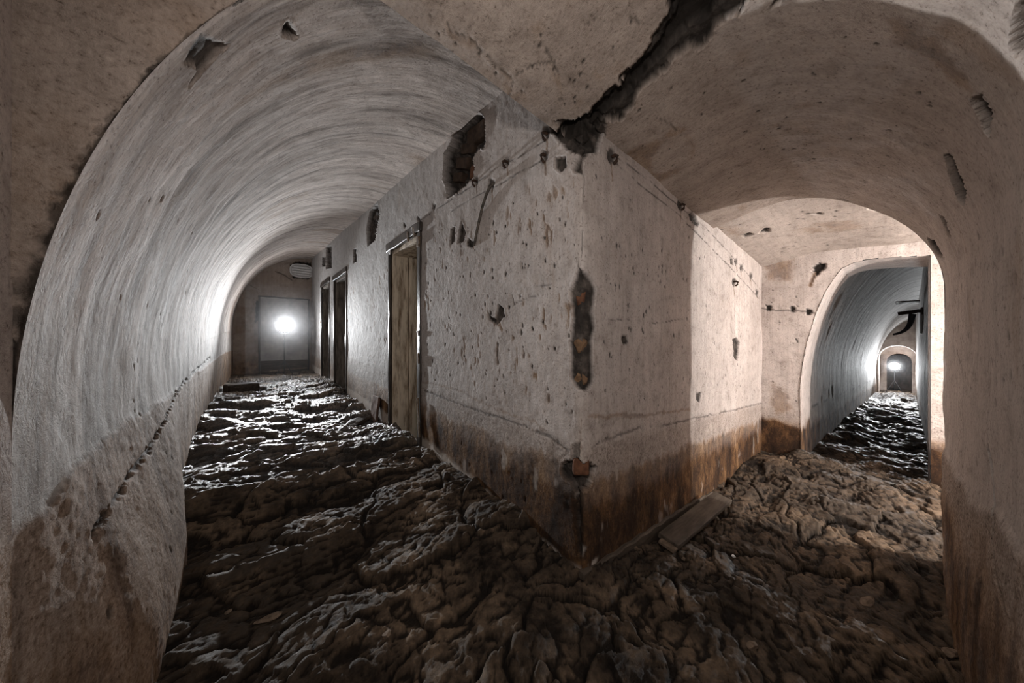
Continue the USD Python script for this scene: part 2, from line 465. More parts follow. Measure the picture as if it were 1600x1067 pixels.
def right_vault_z(y, x):
    """Section of the right passage: upright right wall, vault to a crown near the middle, low spring on the inner wall."""
    c, b, a = 1.64, .90, 1.22
    e = c + b * np.sqrt(np.clip(1 - ((YW - y) / a) ** 2, 0, 1))
    return e - .20 * sstep(.25, 1.06, y) + right_datum(x)


# --- left gallery: outer wall and vault in one sheet
tY = axis_values(Y_H, Y_E, near_step)
n1, n2 = 150, 250
zz = np.linspace(-.5, 1.0, n1)
th = np.linspace(0, np.pi / 2, n2 + 1)[1:]
TT = np.broadcast_to(tY, (n1 + n2, len(tY)))
lower = np.stack([left_x(TT[:n1]) + toe(TT[:n1], zz[:, None] - .04 * (TT[:n1] - 1)), TT[:n1], zz[:, None] + (left_spring(TT[:n1]) - 1.0) * sstep(-.5, 1.0, zz[:, None])], -1)
a_ = XW - left_x(TT[n1:])
upper = np.stack([XW - a_ * np.cos(th[:, None]), TT[n1:], left_spring(TT[n1:]) + (left_crown(TT[n1:]) - left_spring(TT[n1:])) * np.sin(th[:, None])], -1)
P = np.concatenate([lower, upper])
S = np.concatenate([[np.zeros(len(tY))], np.cumsum(np.linalg.norm(np.diff(P, axis=0), axis=-1), 0)])
LV = Surface(P, S, TT.copy(), (.5, 5, 1.2))
LV.h += .03 * fbm(P, 1.6, 3, 11) + .010 * fbm(P, 7, 3, 12)
arc = np.stack([S * .8, TT * 7, 0 * S], -1)
LV.h += .008 * fbm(arc, 1.0, 4, 13) * sstep(.6, 1.3, S) + .0015 * fbm(np.stack([S * 1.5, TT * 40, 0 * S], -1), 1.0, 2, 14)
lw_dado = LV.at([(60, 800), (110, 725), (200, 655), (275, 610), (330, 566), (352, 550)])
o = np.argsort(lw_dado[:, 1])
dado_s = np.interp(TT[0], lw_dado[o, 1], lw_dado[o, 0])
g = dado_s[None] - S + .05 * fbm(P, 9, 3, 15)
LV.rough = sstep(-.012, .02, g) * (.9 + .5 * fbm(P * [1, 1, .5], 5, 3, 20))
LV.h += .006 * sstep(-.015, .015, g) + .006 * LV.rough * fbm(P, 34, 3, 16)
LV.tone = np.clip(.95 * sstep(2.2, .9, S) + .0 + .8 * fbm(P, 1.3, 3, 17), 0, 1) * (1 - LV.rough)
LV.stain = np.clip(.55 * sstep(.75, -.1, P[..., 2] - .06 * TT) * (.7 + 1.6 * fbm(P * [1, 1, .5], 5, 4, 18)) + .20 * LV.rough * (1 + 3 * fbm(P * [1, 1, .6], 9, 4, 19)), 0, .8)
LV.stain = np.maximum(LV.stain, .4 * sstep(.14, .30, fbm(arc * [1.1, .45, 1], 1.0, 4, 44)) * sstep(1.5, 2.4, S))
LV.line([(140, 830), (170, 795), (200, 745), (240, 690), (262, 645), (275, 615), (300, 585), (330, 558)], .016, depth=.012, wob=.03, amount=.85, gap=.28)
LV.line([(110, 930), (125, 880), (150, 830)], .014, depth=.01, wob=.03, amount=.6, gap=.4)
LV.line([(60, 805), (110, 727), (200, 657), (275, 612)], .005, depth=.002, wob=.01, amount=.4)
LV.patch([(314, 54), (336, 63), (357, 70), (341, 78), (328, 91), (315, 104), (292, 130), (305, 102), (288, 93), (299, 73)], depth=.010, amount=.8)
LV.patch([(302, 62), (318, 56), (330, 66), (312, 70), (300, 92), (288, 94)], 'dark', depth=.006, amount=.75, soft=.012, wob=.02)
LV.patch([(439, 39), (447, 33), (453, 35), (458, 46), (465, 57), (461, 60), (440, 52)], 'dark', depth=.02, wob=.006)
LV.patch([(262, 0), (310, -4), (300, 12), (292, 18), (280, 8)], depth=.03)
LV.pits(35, [(60, 300), (330, 300), (330, 560), (60, 760)], (.003, .008), seed=21)
LV.pits(14, [(100, 800), (280, 640), (285, 860), (180, 1000)], (.005, .012), seed=22, amount=.7)
LV.h *= sstep(0, .12, TT - Y_H)
LV.finish()
LV.emit('wall_left', M_VAULT, 0, n1 + 1)
LV.emit('ceiling', M_VAULT, n1, None)

# --- header face over the mouth of the left gallery
_x = np.linspace(-.355, .60, 3000); _c = np.stack([_x, left_vault_z(_x, Y_H)], 1); _c = np.vstack([[[-.355, .98]], _c])
_c = _c[_c[:, 1] < right_vault_z(Y_H, _c[:, 0]) + .02]
_l = np.concatenate([[0], np.cumsum(np.linalg.norm(np.diff(_c, axis=0), axis=1))]); _u = np.linspace(0, _l[-1], 260)
_c = np.stack([np.interp(_u, _l, _c[:, 0]), np.interp(_u, _l, _c[:, 1])], 1)
_o = np.stack([np.full(len(_c), -.42), np.maximum(2.50, _c[:, 1] + .03)], 1); _w = sstep(.0, 1.0, np.linspace(0, 1, len(_c)))
_o = np.stack([-.43 + 0 * _w + np.maximum(0, _w - .35) * 1.4, .98 + (2.52 - .98) * np.minimum(1, _w / .55)], 1)
hv = np.linspace(0, 1, 110) ** 1.5
XZ = _c[None] + (_o - _c)[None] * hv[:, None, None]
P = np.stack([XZ[..., 0], np.full(XZ.shape[:2], Y_H), XZ[..., 1]], -1)
edge = np.linalg.norm(XZ - _c[None], axis=-1)
HD = Surface(P, P[..., 2].copy(), P[..., 0].copy(), (.3, 0, 1.5))
HD.rough += .30
HD.chip = .6 * sstep(.022, .0, edge - .05 * np.maximum(0, fbm(P, 8, 3, 34)) + .09 * fbm(P, 34, 4, 33))
HD.dark = .75 * sstep(.012, .0, edge - .05 * np.maximum(0, fbm(P, 12, 4, 39)) + .05 * fbm(P, 45, 4, 33)) * sstep(-.35, -.1, fbm(P, 5, 2, 40))
HD.h = (.02 * fbm(P, 3, 4, 31) + .012 * fbm(P, 16, 4, 32) - .022 * HD.chip) * sstep(0, .02, edge)
HD.stain = .30 * sstep(.0, .3, fbm(P, 5, 4, 38))
HD.finish(); HD.emit('wall_header', M_CEIL)

# --- end wall of the junction behind the left seam (x = -0.36)
yv = axis_values(-.30, Y_H + .004, lambda y: .012); zv = np.linspace(-.5, 2.75, 260)
ZZ, YY = np.meshgrid(zv, yv, indexing='ij')
P = np.stack([left_x(1.08) + toe(1.0 + 0 * YY, ZZ - .04 * .08), YY, ZZ], -1)
JW = Surface(P, ZZ, YY, (.5, .4, 1.2))
JW.h += (.02 * fbm(P, 3, 4, 35) + .008 * fbm(P, 28, 3, 36)) * sstep(1.08, .95, YY); JW.rough += sstep(1.0, .6, ZZ) * .8 + .3
JW.stain = .55 * sstep(1.0, .8, ZZ + .2 * fbm(P, 6, 3, 37))
JW.finish(); JW.emit('wall_junction', M_PLASTER)

# --- right passage: near right wall and vault in one sheet
tX = axis_values(-.38, X_N, lambda x: .010)
zz = np.linspace(-.6, 1.64, 190)
yy = np.concatenate([[-.2505, -.2495, -.247, -.243], YW - 1.22 * np.cos(np.linspace(.12, 1.68, 210))])
TT = np.broadcast_to(tX, (len(zz) + len(yy), len(tX)))
lower = np.stack([TT[:len(zz)], np.full((len(zz), len(tX)), -.251), zz[:, None] + right_datum(TT[:len(zz)])], -1)
lower[..., 1] += .05 * (1 - sstep(.0, .9, zz))[:, None] * sstep(3.3, 2.4, TT[:len(zz)]) * .4
upper = np.stack([TT[len(zz):], np.broadcast_to(yy[:, None], (len(yy), len(tX))), right_vault_z(yy[:, None], TT[len(zz):])], -1)
P = np.concatenate([lower, upper])
S = np.concatenate([[np.zeros(len(tX))], np.cumsum(np.linalg.norm(np.diff(P, axis=0), axis=-1), 0)])
RV = Surface(P, S, TT.copy(), (1.5, .4, 1.2))
RV.h += .03 * fbm(P, 1.7, 3, 41) + .009 * fbm(P, 8, 3, 42) + .003 * fbm(P, 30, 2, 43)
zr = P[..., 2] - right_datum(TT)
rd = RV.at([(1478, 712), (1500, 742), (1530, 800), (1560, 800), (1600, 860)])
o = np.argsort(rd[:, 1]); ds = np.interp(TT[0], rd[o, 1], rd[o, 0])
g = ds[None] - S + .10 * fbm(P, 7, 3, 44)
RV.rough = np.maximum(.10, .98 * sstep(-.03, .04, g)); RV.h += .008 * sstep(-.02, .02, g) + .007 * sstep(0, .05, g) * fbm(P, 30, 3, 46)
RV.stain = np.clip((.72) * sstep(.0, .30, g - .06 + .25 * fbm(P, 4, 3, 45)) * (1 + 1.3 * fbm(P * [1, 1, .4], 6, 4, 47)) + .25 * sstep(.12, .3, fbm(P * [1.4, 1.4, .25], 6, 4, 48)), 0, .85)
RV.tone = sstep(2.9, 1.7, S + .5 * fbm(P, 2, 3, 49))
crack = [(1047, -30), (1047, 0), (1040, 42), (1010, 72), (998, 98), (976, 110), (968, 132), (942, 149), (921, 174), (896, 187), (874, 200), (872, 214), (887, 221), (904, 224), (930, 221), (934, 200), (942, 187), (976, 183), (989, 161), (1006, 136), (1023, 123), (1040, 106), (1061, 81), (1100, 72), (1112, 47), (1163, 17), (1172, -30)]
RV.patch(crack, depth=.028, wob=.03, seed=51); RV.patch(crack, 'dark', depth=0, amount=.45, soft=.012, wob=.03, seed=51)
RV.patch([(1060, -20), (1150, -20), (1110, 30), (1060, 70), (1020, 110), (985, 150), (950, 175), (925, 200), (890, 215), (880, 205), (920, 185), (960, 145), (1000, 105), (1045, 60)], 'dark', depth=.03, amount=.9, wob=.03, seed=52)
RV.patch([(866, 188), (942, 182), (950, 205), (938, 222), (866, 224)], 'dark', depth=.02, amount=.85, soft=.012, wob=.03, seed=52)
RV.patch([(1517, 157), (1535, 147), (1550, 172), (1545, 212), (1537, 207)], depth=.025, seed=53)
RV.patch([(1540, 200), (1548, 200), (1546, 214), (1538, 210)], 'dark', depth=.01, seed=53)
RV.patch([(1476, 243), (1482, 240), (1495, 262), (1511, 300), (1507, 322), (1498, 310), (1485, 275)], depth=.03, seed=54, wob=.006)
RV.patch([(1469, 335), (1476, 340), (1486, 372), (1480, 365)], depth=.015, seed=55)
RV.patch([(1447, 371), (1460, 376), (1474, 402), (1464, 398), (1455, 385)], depth=.02, seed=56)
RV.patch([(1588, 25), (1600, 0), (1640, -10), (1640, 90), (1600, 92), (1587, 80)], depth=.03, seed=57)
RV.patch([(1203, 14), (1213, -2), (1228, -2), (1216, 8)], 'dark', depth=.03, seed=58)
for q in ([(978, 242), (1000, 229), (1034, 219), (1024, 242), (1015, 268), (1006, 268)], [(1036, 210), (1050, 200), (1074, 202), (1060, 212), (1040, 216)], [(1071, 215), (1085, 226), (1086, 240), (1078, 250), (1080, 232)],
          [(1010, 265), (1030, 272), (1066, 264), (1040, 280), (1030, 288)], [(860, 100), (872, 118), (884, 140), (878, 138), (866, 120)], [(700, 40), (720, 62), (745, 70), (730, 74), (706, 60)],
          [(790, 120), (800, 140), (795, 160), (788, 145)], [(925, 108), (942, 120), (936, 122)], [(1390, 30), (1440, 50), (1500, 110), (1520, 150), (1480, 130), (1440, 90), (1400, 70)]):
    RV.patch(q, 'stain', depth=.001, soft=.02, amount=.42, seed=59, wob=.03)
for q in ([(700, 35), (706, 50), (740, 66), (772, 96), (800, 125), (796, 150)], [(850, 75), (862, 95), (872, 110)], [(1026, 185), (1040, 190), (1060, 205)], [(985, 28), (1000, 40)], [(796, 122), (830, 100), (866, 95)]):
    RV.line(q, .006, depth=.004, amount=.55, wob=.012, seed=61)
RV.line([(1546, 700), (1550, 745), (1553, 800), (1556, 850), (1561, 905)], .010, depth=.02, wob=.006, amount=1, seed=62)
RV.line([(1556, 870), (1568, 920), (1580, 975)], .008, depth=.015, wob=.01, amount=.8, seed=63)
RV.pits(45, [(660, 20), (1000, 20), (930, 160), (880, 180), (700, 80)], (.002, .006), seed=64)
RV.pits(50, [(960, 200), (1190, 60), (1450, 80), (1450, 300), (1100, 310)], (.002, .006), seed=65)
RV.pits(60, [(1490, 400), (1600, 300), (1600, 640), (1490, 620)], (.003, .010), seed=66, amount=.7)
RV.finish()
RV.emit('wall_right', M_CEIL, 0, len(zz) + 1)
RV.emit('ceiling_passage', M_CEIL, len(zz), None)

# --- end of the near right wall: its cheek and the step up to the cross passage ceiling
def ceil2(x, y):
    return 2.40 + .06 * np.exp(-((y - .45) / .5) ** 2) - .03 * sstep(.4, 1.0, y) + right_datum(x)


cy = np.concatenate([np.linspace(-2.6, -.2495, 120), np.linspace(-.24, 1.0, 110)]); hv = np.linspace(0, 1, 130)
z0 = np.where(cy < -.25, -.6, right_vault_z(cy, X_N)); z1 = ceil2(X_N, cy) + .05
Z = z0[None] + (z1 - z0)[None] * hv[:, None]
P = np.stack([np.full(Z.shape, X_N), np.broadcast_to(cy, Z.shape), Z], -1)
CK = Surface(P, Z, np.broadcast_to(cy, Z.shape).copy(), (4.2, -.6, 1.2)); CK.h += .012 * fbm(P, 4, 3, 71); CK.h[:, np.abs(cy + .25) < .02] *= .2
CK.finish(); CK.emit('wall_cheek', M_PLASTER)

# --- cross passage ceiling
cxv = axis_values(X_N - .02, X_P + .02, lambda x: .014); cyv = axis_values(-2.6, 1.0, lambda y: .016)
XX, YY = np.meshgrid(cxv, cyv, indexing='ij')
P = np.stack([XX, YY, ceil2(XX, YY)], -1)
C2 = Surface(P, XX, YY, (4, -.5, 1)); C2.h += .025 * fbm(P, 2, 3, 73) + .008 * fbm(P, 9, 3, 74)
C2.tone += .55
for q in ([(1186, 364), (1195, 356), (1203, 357), (1200, 363)], [(1156, 367), (1170, 364), (1177, 367), (1165, 371)], [(1266, 335), (1280, 332), (1283, 336)], [(1358, 322), (1378, 325), (1380, 331), (1360, 328)]):
    C2.patch(q, depth=.02, seed=75, wob=.01)
for q in ([(1248, 358), (1275, 353), (1290, 360), (1268, 366)], [(1270, 350), (1330, 345), (1345, 356), (1300, 362)], [(1120, 352), (1150, 356), (1160, 368), (1140, 366)]):
    C2.patch(q, 'stain', depth=0, soft=.05, amount=.35, seed=76, wob=.05)
C2.pits(40, [(1110, 345), (1180, 400), (1330, 395), (1330, 330)], (.004, .01), seed=77)
C2.finish(); C2.emit('ceiling_crossing', M_CEIL)

# --- inner wall: both faces of the corner in one sheet
tL = axis_values(0, Y_E - YW, lambda y: max(.0062, .0052 * y), [2.97 - YW, 3.80 - YW, 6.08 - YW, 7.07 - YW, 7.62 - YW, 8.55 - YW])
tR = axis_values(0, X_P - XW, lambda y: max(.0062, .0045 * y))
tt = np.concatenate([-tL[::-1], tR[1:]])
DTOP = 2.20
zz = axis_values(-.6, 3.62, lambda z: .0095, [DTOP])
ZZ, TT = np.meshgrid(zz, tt, indexing='ij')
rc = .022                                                # worn arris
sft = np.sqrt(TT ** 2 + rc ** 2) - rc * .4
X = XW + np.where(TT > 0, (TT + sft) / 2, (sft - np.abs(TT)) / 2)
Y = YW + np.where(TT < 0, (-TT + sft) / 2, (sft - np.abs(TT)) / 2)
dat = np.where(TT < 0, .0436 * -TT, -.058 * TT)
P = np.stack([X, Y, ZZ + dat], -1)
IW = Surface(P, ZZ.copy(), TT.copy(), (0, 0, 1.2))
IW.N = np.stack([-np.where(TT < 0, 1, 0) - .0, -np.where(TT > 0, 1, 0), 0 * TT], -1).astype(float)
bl = sstep(-.03, .03, TT)[..., None]
IW.N = -(np.array([1.0, 0, 0]) * (1 - bl) + np.array([0, 1.0, 0]) * bl); IW.N /= np.linalg.norm(IW.N, axis=-1, keepdims=True)
IW.h += .022 * fbm(P, 1.8, 3, 81) + .008 * fbm(P, 8, 3, 82) + .003 * fbm(P, 32, 2, 83)
IW.h -= .010 * sstep(.05, .0, np.abs(TT)) * sstep(-.1, .3, fbm(P * [1, 1, 1], 12, 3, 84))
# tide line and brown stain
top = np.where(TT < 0, .545 - .010 * np.abs(TT), .50 - .02 * TT)
g = top - ZZ + .13 * fbm(P * [1, 1, .6], 6, 4, 85) + .09 * fbm(P * [3, 3, .5], 9, 4, 86)
IW.stain = (.72 * sstep(-.03, .04, g) + .28 * sstep(.05, .2, g)) * np.where(TT < -3.5, .45, .95) * (1 - .12 * sstep(-.2, .4, fbm(P, 3, 3, 97)))
IW.rough = .55 * sstep(-.03, .05, .69 + np.where(TT < 0, .012 * -TT, -.01 * TT) - ZZ + .06 * fbm(P, 8, 3, 87)) * (1 - .5 * IW.stain)
dab = sstep(.13, .21, fbm(P * [1, 1, .26], 34, 3, 95)) * sstep(.72, .85, ZZ) * sstep(2.3, 1.9, ZZ) * np.where(TT < 0, 1, .12) * sstep(-.1, .1, fbm(P, 2.5, 2, 96) + .03)
IW.h -= .0035 * dab
IW.stain = np.maximum(IW.stain, .62 * dab)
drip = .45 * sstep(.12, .30, fbm(P * [1.6, 1.6, .25], 7, 4, 88)) * np.where(TT < 0, 1, .25)
IW.stain = np.maximum(IW.stain, drip * .55)
IW.tone = np.where(TT < 0, .12 + .75 * sstep(-.6, -3.2, TT), .15) + .3 * fbm(P, 2, 3, 89)
IW.pale = sstep(.16, .24, fbm(P * [1, 1, .45], 10, 4, 90)) * sstep(.75, .45, ZZ) * .32
IW.pale = np.maximum(IW.pale, .8 * sstep(.10, .2, fbm(P * [1, 1, .5], 16, 3, 91)) * sstep(.16, .04, np.abs(TT - .03)) * sstep(.75, .5, ZZ))
IW.pale = np.maximum(IW.pale, .6 * sstep(.05, .0, ZZ - .03 - .15 * sstep(0, 2, -TT) + .08 * fbm(P, 14, 3, 92)) * (TT < 0))
holes = {
    'big': [(740, 176), (751, 177), (758, 188), (759, 208), (756, 232), (748, 232), (742, 239), (739, 251), (742, 263), (740, 278), (714, 302), (699, 310), (698, 292), (693, 280), (695, 241), (708, 217), (707, 208)],
    'top': [(909, 226), (927, 216), (926, 233), (912, 250), (909, 269), (896, 269), (894, 261), (899, 250), (909, 239), (890, 214)],
    'arris': [(904, 420), (912, 425), (921, 432), (931, 453), (929, 470), (927, 488), (931, 510), (927, 535), (928, 560), (929, 595), (920, 610), (903, 608), (892, 592), (890, 540), (892, 520), (895, 500), (894, 490), (892, 472), (890, 456), (899, 436)],
    'foot': [(899, 719), (889, 721), (876, 724), (876, 737), (882, 750), (894, 753), (899, 769), (901, 800), (903, 868), (910, 868), (912, 800), (912, 771), (923, 763), (928, 740), (932, 727), (920, 724), (910, 724)],
}
IW.patch(holes['big'], depth=.085, wob=.014, seed=101)
IW.patch(holes['top'], depth=.03, seed=102)
IW.patch([(858, 200), (945, 194), (934, 236), (906, 246), (878, 226)], depth=.022, seed=106); IW.patch([(862, 202), (940, 196), (928, 226), (880, 220)], 'dark', depth=.008, amount=.75, soft=.015, wob=.03, seed=107)
IW.patch(holes['arris'], depth=.020, wob=.008, seed=103)
IW.patch(holes['foot'], depth=.030, wob=.014, seed=104); IW.patch([(897, 765), (903, 872), (913, 872), (916, 760), (908, 745)], 'dark', depth=.01, amount=.6, soft=.02, seed=104)
IW.patch([(894, 695), (905, 690), (904, 722), (893, 722)], depth=.012, amount=.6, seed=105)
for q, d in (([(578, 330), (590, 318), (594, 335), (590, 355), (586, 375), (574, 385), (573, 355)], .05), ([(551, 390), (556, 388), (557, 408), (552, 411)], .03), ([(509, 386), (518, 383), (518, 418), (509, 420)], .06),
             ([(721, 346), (728, 364), (725, 376), (714, 380), (716, 362)], .02), ([(704, 358), (711, 352), (710, 376), (702, 385)], .015), ([(762, 486), (766, 494), (774, 497), (779, 475), (787, 481), (789, 494), (776, 507), (764, 499)], .014),
             ([(867, 246), (884, 244), (885, 263), (875, 269), (867, 261)], .02), ([(1145, 530), (1151, 527), (1156, 535), (1153, 564), (1147, 560)], .02), ([(1088, 615), (1096, 614), (1094, 629), (1089, 625)], .01),
             ([(1075, 334), (1082, 332), (1092, 348), (1089, 354), (1078, 344)], .02), ([(972, 528), (981, 524), (984, 534), (976, 540)], .012), ([(1140, 402), (1146, 404), (1147, 414), (1141, 412)], .015),
             ([(731, 372), (742, 378), (738, 388), (730, 384)], .012), ([(503, 402), (508, 402), (508, 416), (503, 416)], .02)):
    IW.patch(q, depth=d, seed=int(q[0][0]), wob=.008)
# the long plaster-covered conduits, two ribs with a groove
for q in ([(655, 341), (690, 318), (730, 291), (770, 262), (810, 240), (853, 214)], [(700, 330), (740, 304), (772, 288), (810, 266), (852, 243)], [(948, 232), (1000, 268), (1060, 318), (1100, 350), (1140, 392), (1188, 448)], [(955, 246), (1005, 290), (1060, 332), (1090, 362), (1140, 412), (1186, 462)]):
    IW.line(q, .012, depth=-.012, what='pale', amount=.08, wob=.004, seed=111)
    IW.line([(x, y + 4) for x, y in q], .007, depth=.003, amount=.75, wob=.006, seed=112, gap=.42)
for x, y, r in ((854, 207, 9), (852, 241, 9), (792, 252, 6), (744, 282, 6), (768, 288, 8), (678, 323, 5), (654, 342, 5), (955, 243, 11), (1062, 318, 8), (1150, 408, 5), (1158, 418, 5), (1173, 431, 5), (1147, 440, 6), (1183, 457, 5), (632, 352, 4)):
    IW.patch([(x - r * .4, y - r * .9), (x + r * .4, y - r * .8), (x + r * .5, y + r * .3), (x, y + r * 1.3), (x - r * .5, y + r * .4)], 'dark', depth=.008, soft=.014, wob=.022, seed=int(x), amount=.85)
    IW.line([(x, y + r), (x + 1, y + r * 3.5)], .010, what='stain', depth=0, amount=.6, seed=int(y))
IW.line([(663, 610), (700, 624), (740, 640), (790, 655), (820, 665), (860, 683), (888, 705)], .010, depth=.006, wob=.014, seed=113, gap=.36, amount=.6)
IW.line([(660, 596), (720, 612), (780, 640), (850, 668)], .012, what='stain', depth=.0, amount=.35, wob=.03, seed=114)
IW.line([(932, 694), (1000, 668), (1050, 662), (1080, 655), (1130, 645), (1191, 630)], .011, depth=.006, wob=.014, seed=115, gap=.36, amount=.6)
IW.line([(922, 650), (1000, 649), (1080, 640)], .016, what='stain', depth=.0, amount=.4, wob=.02, seed=116)
for i, q in enumerate(([(787, 465), (800, 460), (803, 475), (820, 467), (842, 460)], [(836, 448), (860, 445), (878, 450)], [(880, 470), (888, 455)], [(925, 498), (955, 500), (985, 500), (1000, 505)], [(1040, 502), (1068, 498)], [(1020, 505), (1044, 503)], [(893, 700), (882, 712), (868, 722)], [(905, 390), (902, 410), (906, 425)],
                       [(912, 640), (906, 665), (903, 690)], [(918, 345), (912, 368), (908, 390)], [(860, 372), (852, 384)], [(1150, 300), (1190, 372)], [(915, 250), (910, 330), (909, 400)], [(1148, 570), (1150, 600)], [(1187, 560), (1188, 590)])):
    IW.line(q, .0045, depth=.004, amount=.6, wob=.010, seed=120 + i, gap=.44)
IW.pits(130, [(665, 360), (900, 250), (900, 680), (665, 600)], (.003, .010), seed=131)
IW.pits(90, [(925, 260), (1080, 370), (1080, 650), (930, 690)], (.003, .009), seed=132)
IW.pits(60, [(1085, 380), (1185, 460), (1185, 640), (1085, 650)], (.003, .010), seed=133)
IW.pits(10, [(670, 650), (890, 740), (890, 860), (670, 690)], (.004, .010), seed=134)
IW.finish()
DOORS = [(2.97, 3.80), (6.08, 7.07), (7.62, 8.55)]
tc = (tt[1:] + tt[:-1]) / 2; zc = (zz[1:] + zz[:-1]) / 2
keep = np.ones((len(zz) - 1, len(tt) - 1), bool)
for a, b in DOORS:
    keep &= ~((zc[:, None] < DTOP) & (tc[None] < -(a - YW)) & (tc[None] > -(b - YW)))
IW.flip = np.mean(np.sum(grid_normals(IW.Q, False) * IW.N, -1)) < 0
IW.QN = grid_normals(IW.Q, IW.flip)
INNER = IW.emit('wall_inner', M_PLASTER, keep=keep)

# --- end wall of the left gallery
xv = np.linspace(-.55, 1.35, 150); zv = np.linspace(-.2, 3.8, 260)
ZZ, XX = np.meshgrid(zv, xv, indexing='ij')
P = np.stack([XX, np.full(XX.shape, Y_E), ZZ], -1)
LE = Surface(P, ZZ, XX, (.5, 5, 1.5)); LE.h += .02 * fbm(P, 2, 3, 141) + .012 * fbm(P * [.5, 1, 2], 6, 3, 142)
LE.stain = .55 * sstep(1.0, .6, ZZ + .3 * fbm(P, 3, 3, 143)) + .25 * sstep(.05, .25, fbm(P, 4, 4, 144))
LE.line([(366, 448), (380, 440), (395, 448), (404, 452)], .012, depth=.006, seed=145, amount=.6)
LE.line([(430, 424), (445, 430), (456, 438)], .02, depth=.01, seed=146, amount=.6)
LE.patch([(453, 414), (462, 409), (486, 411), (489, 428), (482, 436), (458, 434)], depth=.03, seed=147, wob=.03)
LE.patch([(400, 470), (404, 470), (404, 500), (398, 505)], depth=.01, seed=148, wob=.03)
LE.finish(); LE.emit('wall_end', M_CEIL)

# --- portal wall of the far right gallery
yv = axis_values(-2.6, 1.0, lambda y: .0135); zv = axis_values(-.8, 2.6, lambda y: .0135)


PT = np.array([on_x(x, y, X_P)[1:] for x, y in ((1250, 610), (1254, 570), (1261, 535), (1275, 490), (1290, 456), (1302, 437), (1315, 420), (1334, 411), (1355, 406), (1400, 402), (1453, 400))])
PT = PT[np.argsort(PT[:, 0])]
Y_L = PT[-1, 0]


def portal_top(y):
    """Height of the opening: a quarter arch, steep on the left."""
    return np.where((y < Y_L) & (y > -.315), np.interp(y, PT[:, 0], PT[:, 1]), -9)


ZZ, YY = np.meshgrid(zv, yv, indexing='ij')
P = np.stack([np.full(YY.shape, X_P), YY, ZZ], -1)
PW = Surface(P, ZZ, YY, (3, .2, 1.2)); PW.h += .02 * fbm(P, 2.2, 3, 151) + .006 * fbm(P, 11, 3, 152)
PW.h *= sstep(.0, .05, np.abs(YY + .315))
PW.stain = sstep(-.04, .1, .27 - ZZ + .18 * fbm(P, 6, 3, 153))
PW.rough = .35 * sstep(.42, .36, ZZ)
PW.patch([(1270, 418), (1280, 411), (1292, 412), (1288, 420), (1276, 430)], 'dark', depth=.02, seed=154, wob=.02)
PW.line([(1276, 425), (1270, 436), (1267, 446)], .025, what='stain', depth=0, amount=.8, seed=155)
PW.line([(1190, 478), (1215, 482), (1240, 481), (1275, 487)], .02, depth=-.012, what='pale', amount=.1, seed=156)
PW.line([(1190, 481), (1215, 485), (1240, 484), (1275, 490)], .010, depth=.004, amount=.75, seed=156)
for x, y in ((1201, 481), (1238, 483), (1264, 487)):
    PW.patch([(x - 4, y - 5), (x + 4, y - 4), (x + 4, y + 5), (x - 3, y + 4)], 'dark', depth=.01, seed=x, wob=.012)
for q in ([(1208, 600), (1228, 612), (1238, 640), (1215, 650), (1203, 630)], [(1195, 410), (1240, 405), (1236, 440), (1200, 436)]):
    PW.patch(q, 'stain', depth=0, soft=.04, amount=.5, seed=157, wob=.05)
PW.pits(16, [(1195, 430), (1250, 430), (1245, 640), (1195, 640)], (.004, .009), seed=158)
PW.finish()
yc = (yv[1:] + yv[:-1]) / 2; zc = (zv[1:] + zv[:-1]) / 2
PW.emit('wall_portal', M_PLASTER, keep=~(zc[:, None] < portal_top(yc)[None] + .004))
# reveal of the portal
uu = np.concatenate([[0], np.linspace(.001, 1, 120) ** 1.0]); ysec = Y_L - (Y_L + .315) * uu
sec = np.concatenate([np.stack([np.full(60, Y_L), np.linspace(-.8, portal_top(Y_L - .0001), 60)], 1), np.stack([ysec[1:-1], portal_top(ysec[1:-1])], 1), np.stack([np.full(70, -.315), np.linspace(portal_top(-.3149), -.8, 70)], 1)])
xs = np.linspace(X_P - .006, X_P + .62, 50)
P = np.stack([np.broadcast_to(xs, (len(sec), 50)), sec[:, None, 0] - .038 * (xs - X_P)[None] + .0 * xs, sec[:, None, 1] - .02 * (xs - X_P)[None]], -1)
SS = np.concatenate([[0], np.cumsum(np.linalg.norm(np.diff(sec, axis=0), axis=1))])
PR = Surface(P, np.broadcast_to(SS[:, None], (len(sec), 50)).copy(), np.broadcast_to(xs, (len(sec), 50)).copy(), (5.2, .1, .9))
PR.h -= .010 * np.abs(fbm(P, 9, 3, 161)) * sstep(0, .1, xs - X_P)[None] ; PR.stain = sstep(-.04, .1, .22 - P[..., 2] + .18 * fbm(P, 6, 3, 153))
PR.finish(); PR.emit('wall_reveal', M_PLASTER)

# --- side passage: far wall and back wall
for nm, a, b in (('wall_side', np.array([X_N - .02, -2.55]), np.array([X_P + .02, -2.55])),):
    k = np.linspace(0, 1, 90); zv = np.linspace(-.7, 2.6, 120)
    ZZ, KK = np.meshgrid(zv, k, indexing='ij')
    P = np.stack([a[0] + (b - a)[0] * KK, a[1] + (b - a)[1] * KK, ZZ], -1)
    SW = Surface(P, ZZ, KK * 1.8, (4, 0, 1)); SW.h += .015 * fbm(P, 3, 3, 165); SW.stain = .8 * sstep(.5, .2, ZZ)
    SW.finish(); SW.emit(nm, M_PLASTER)

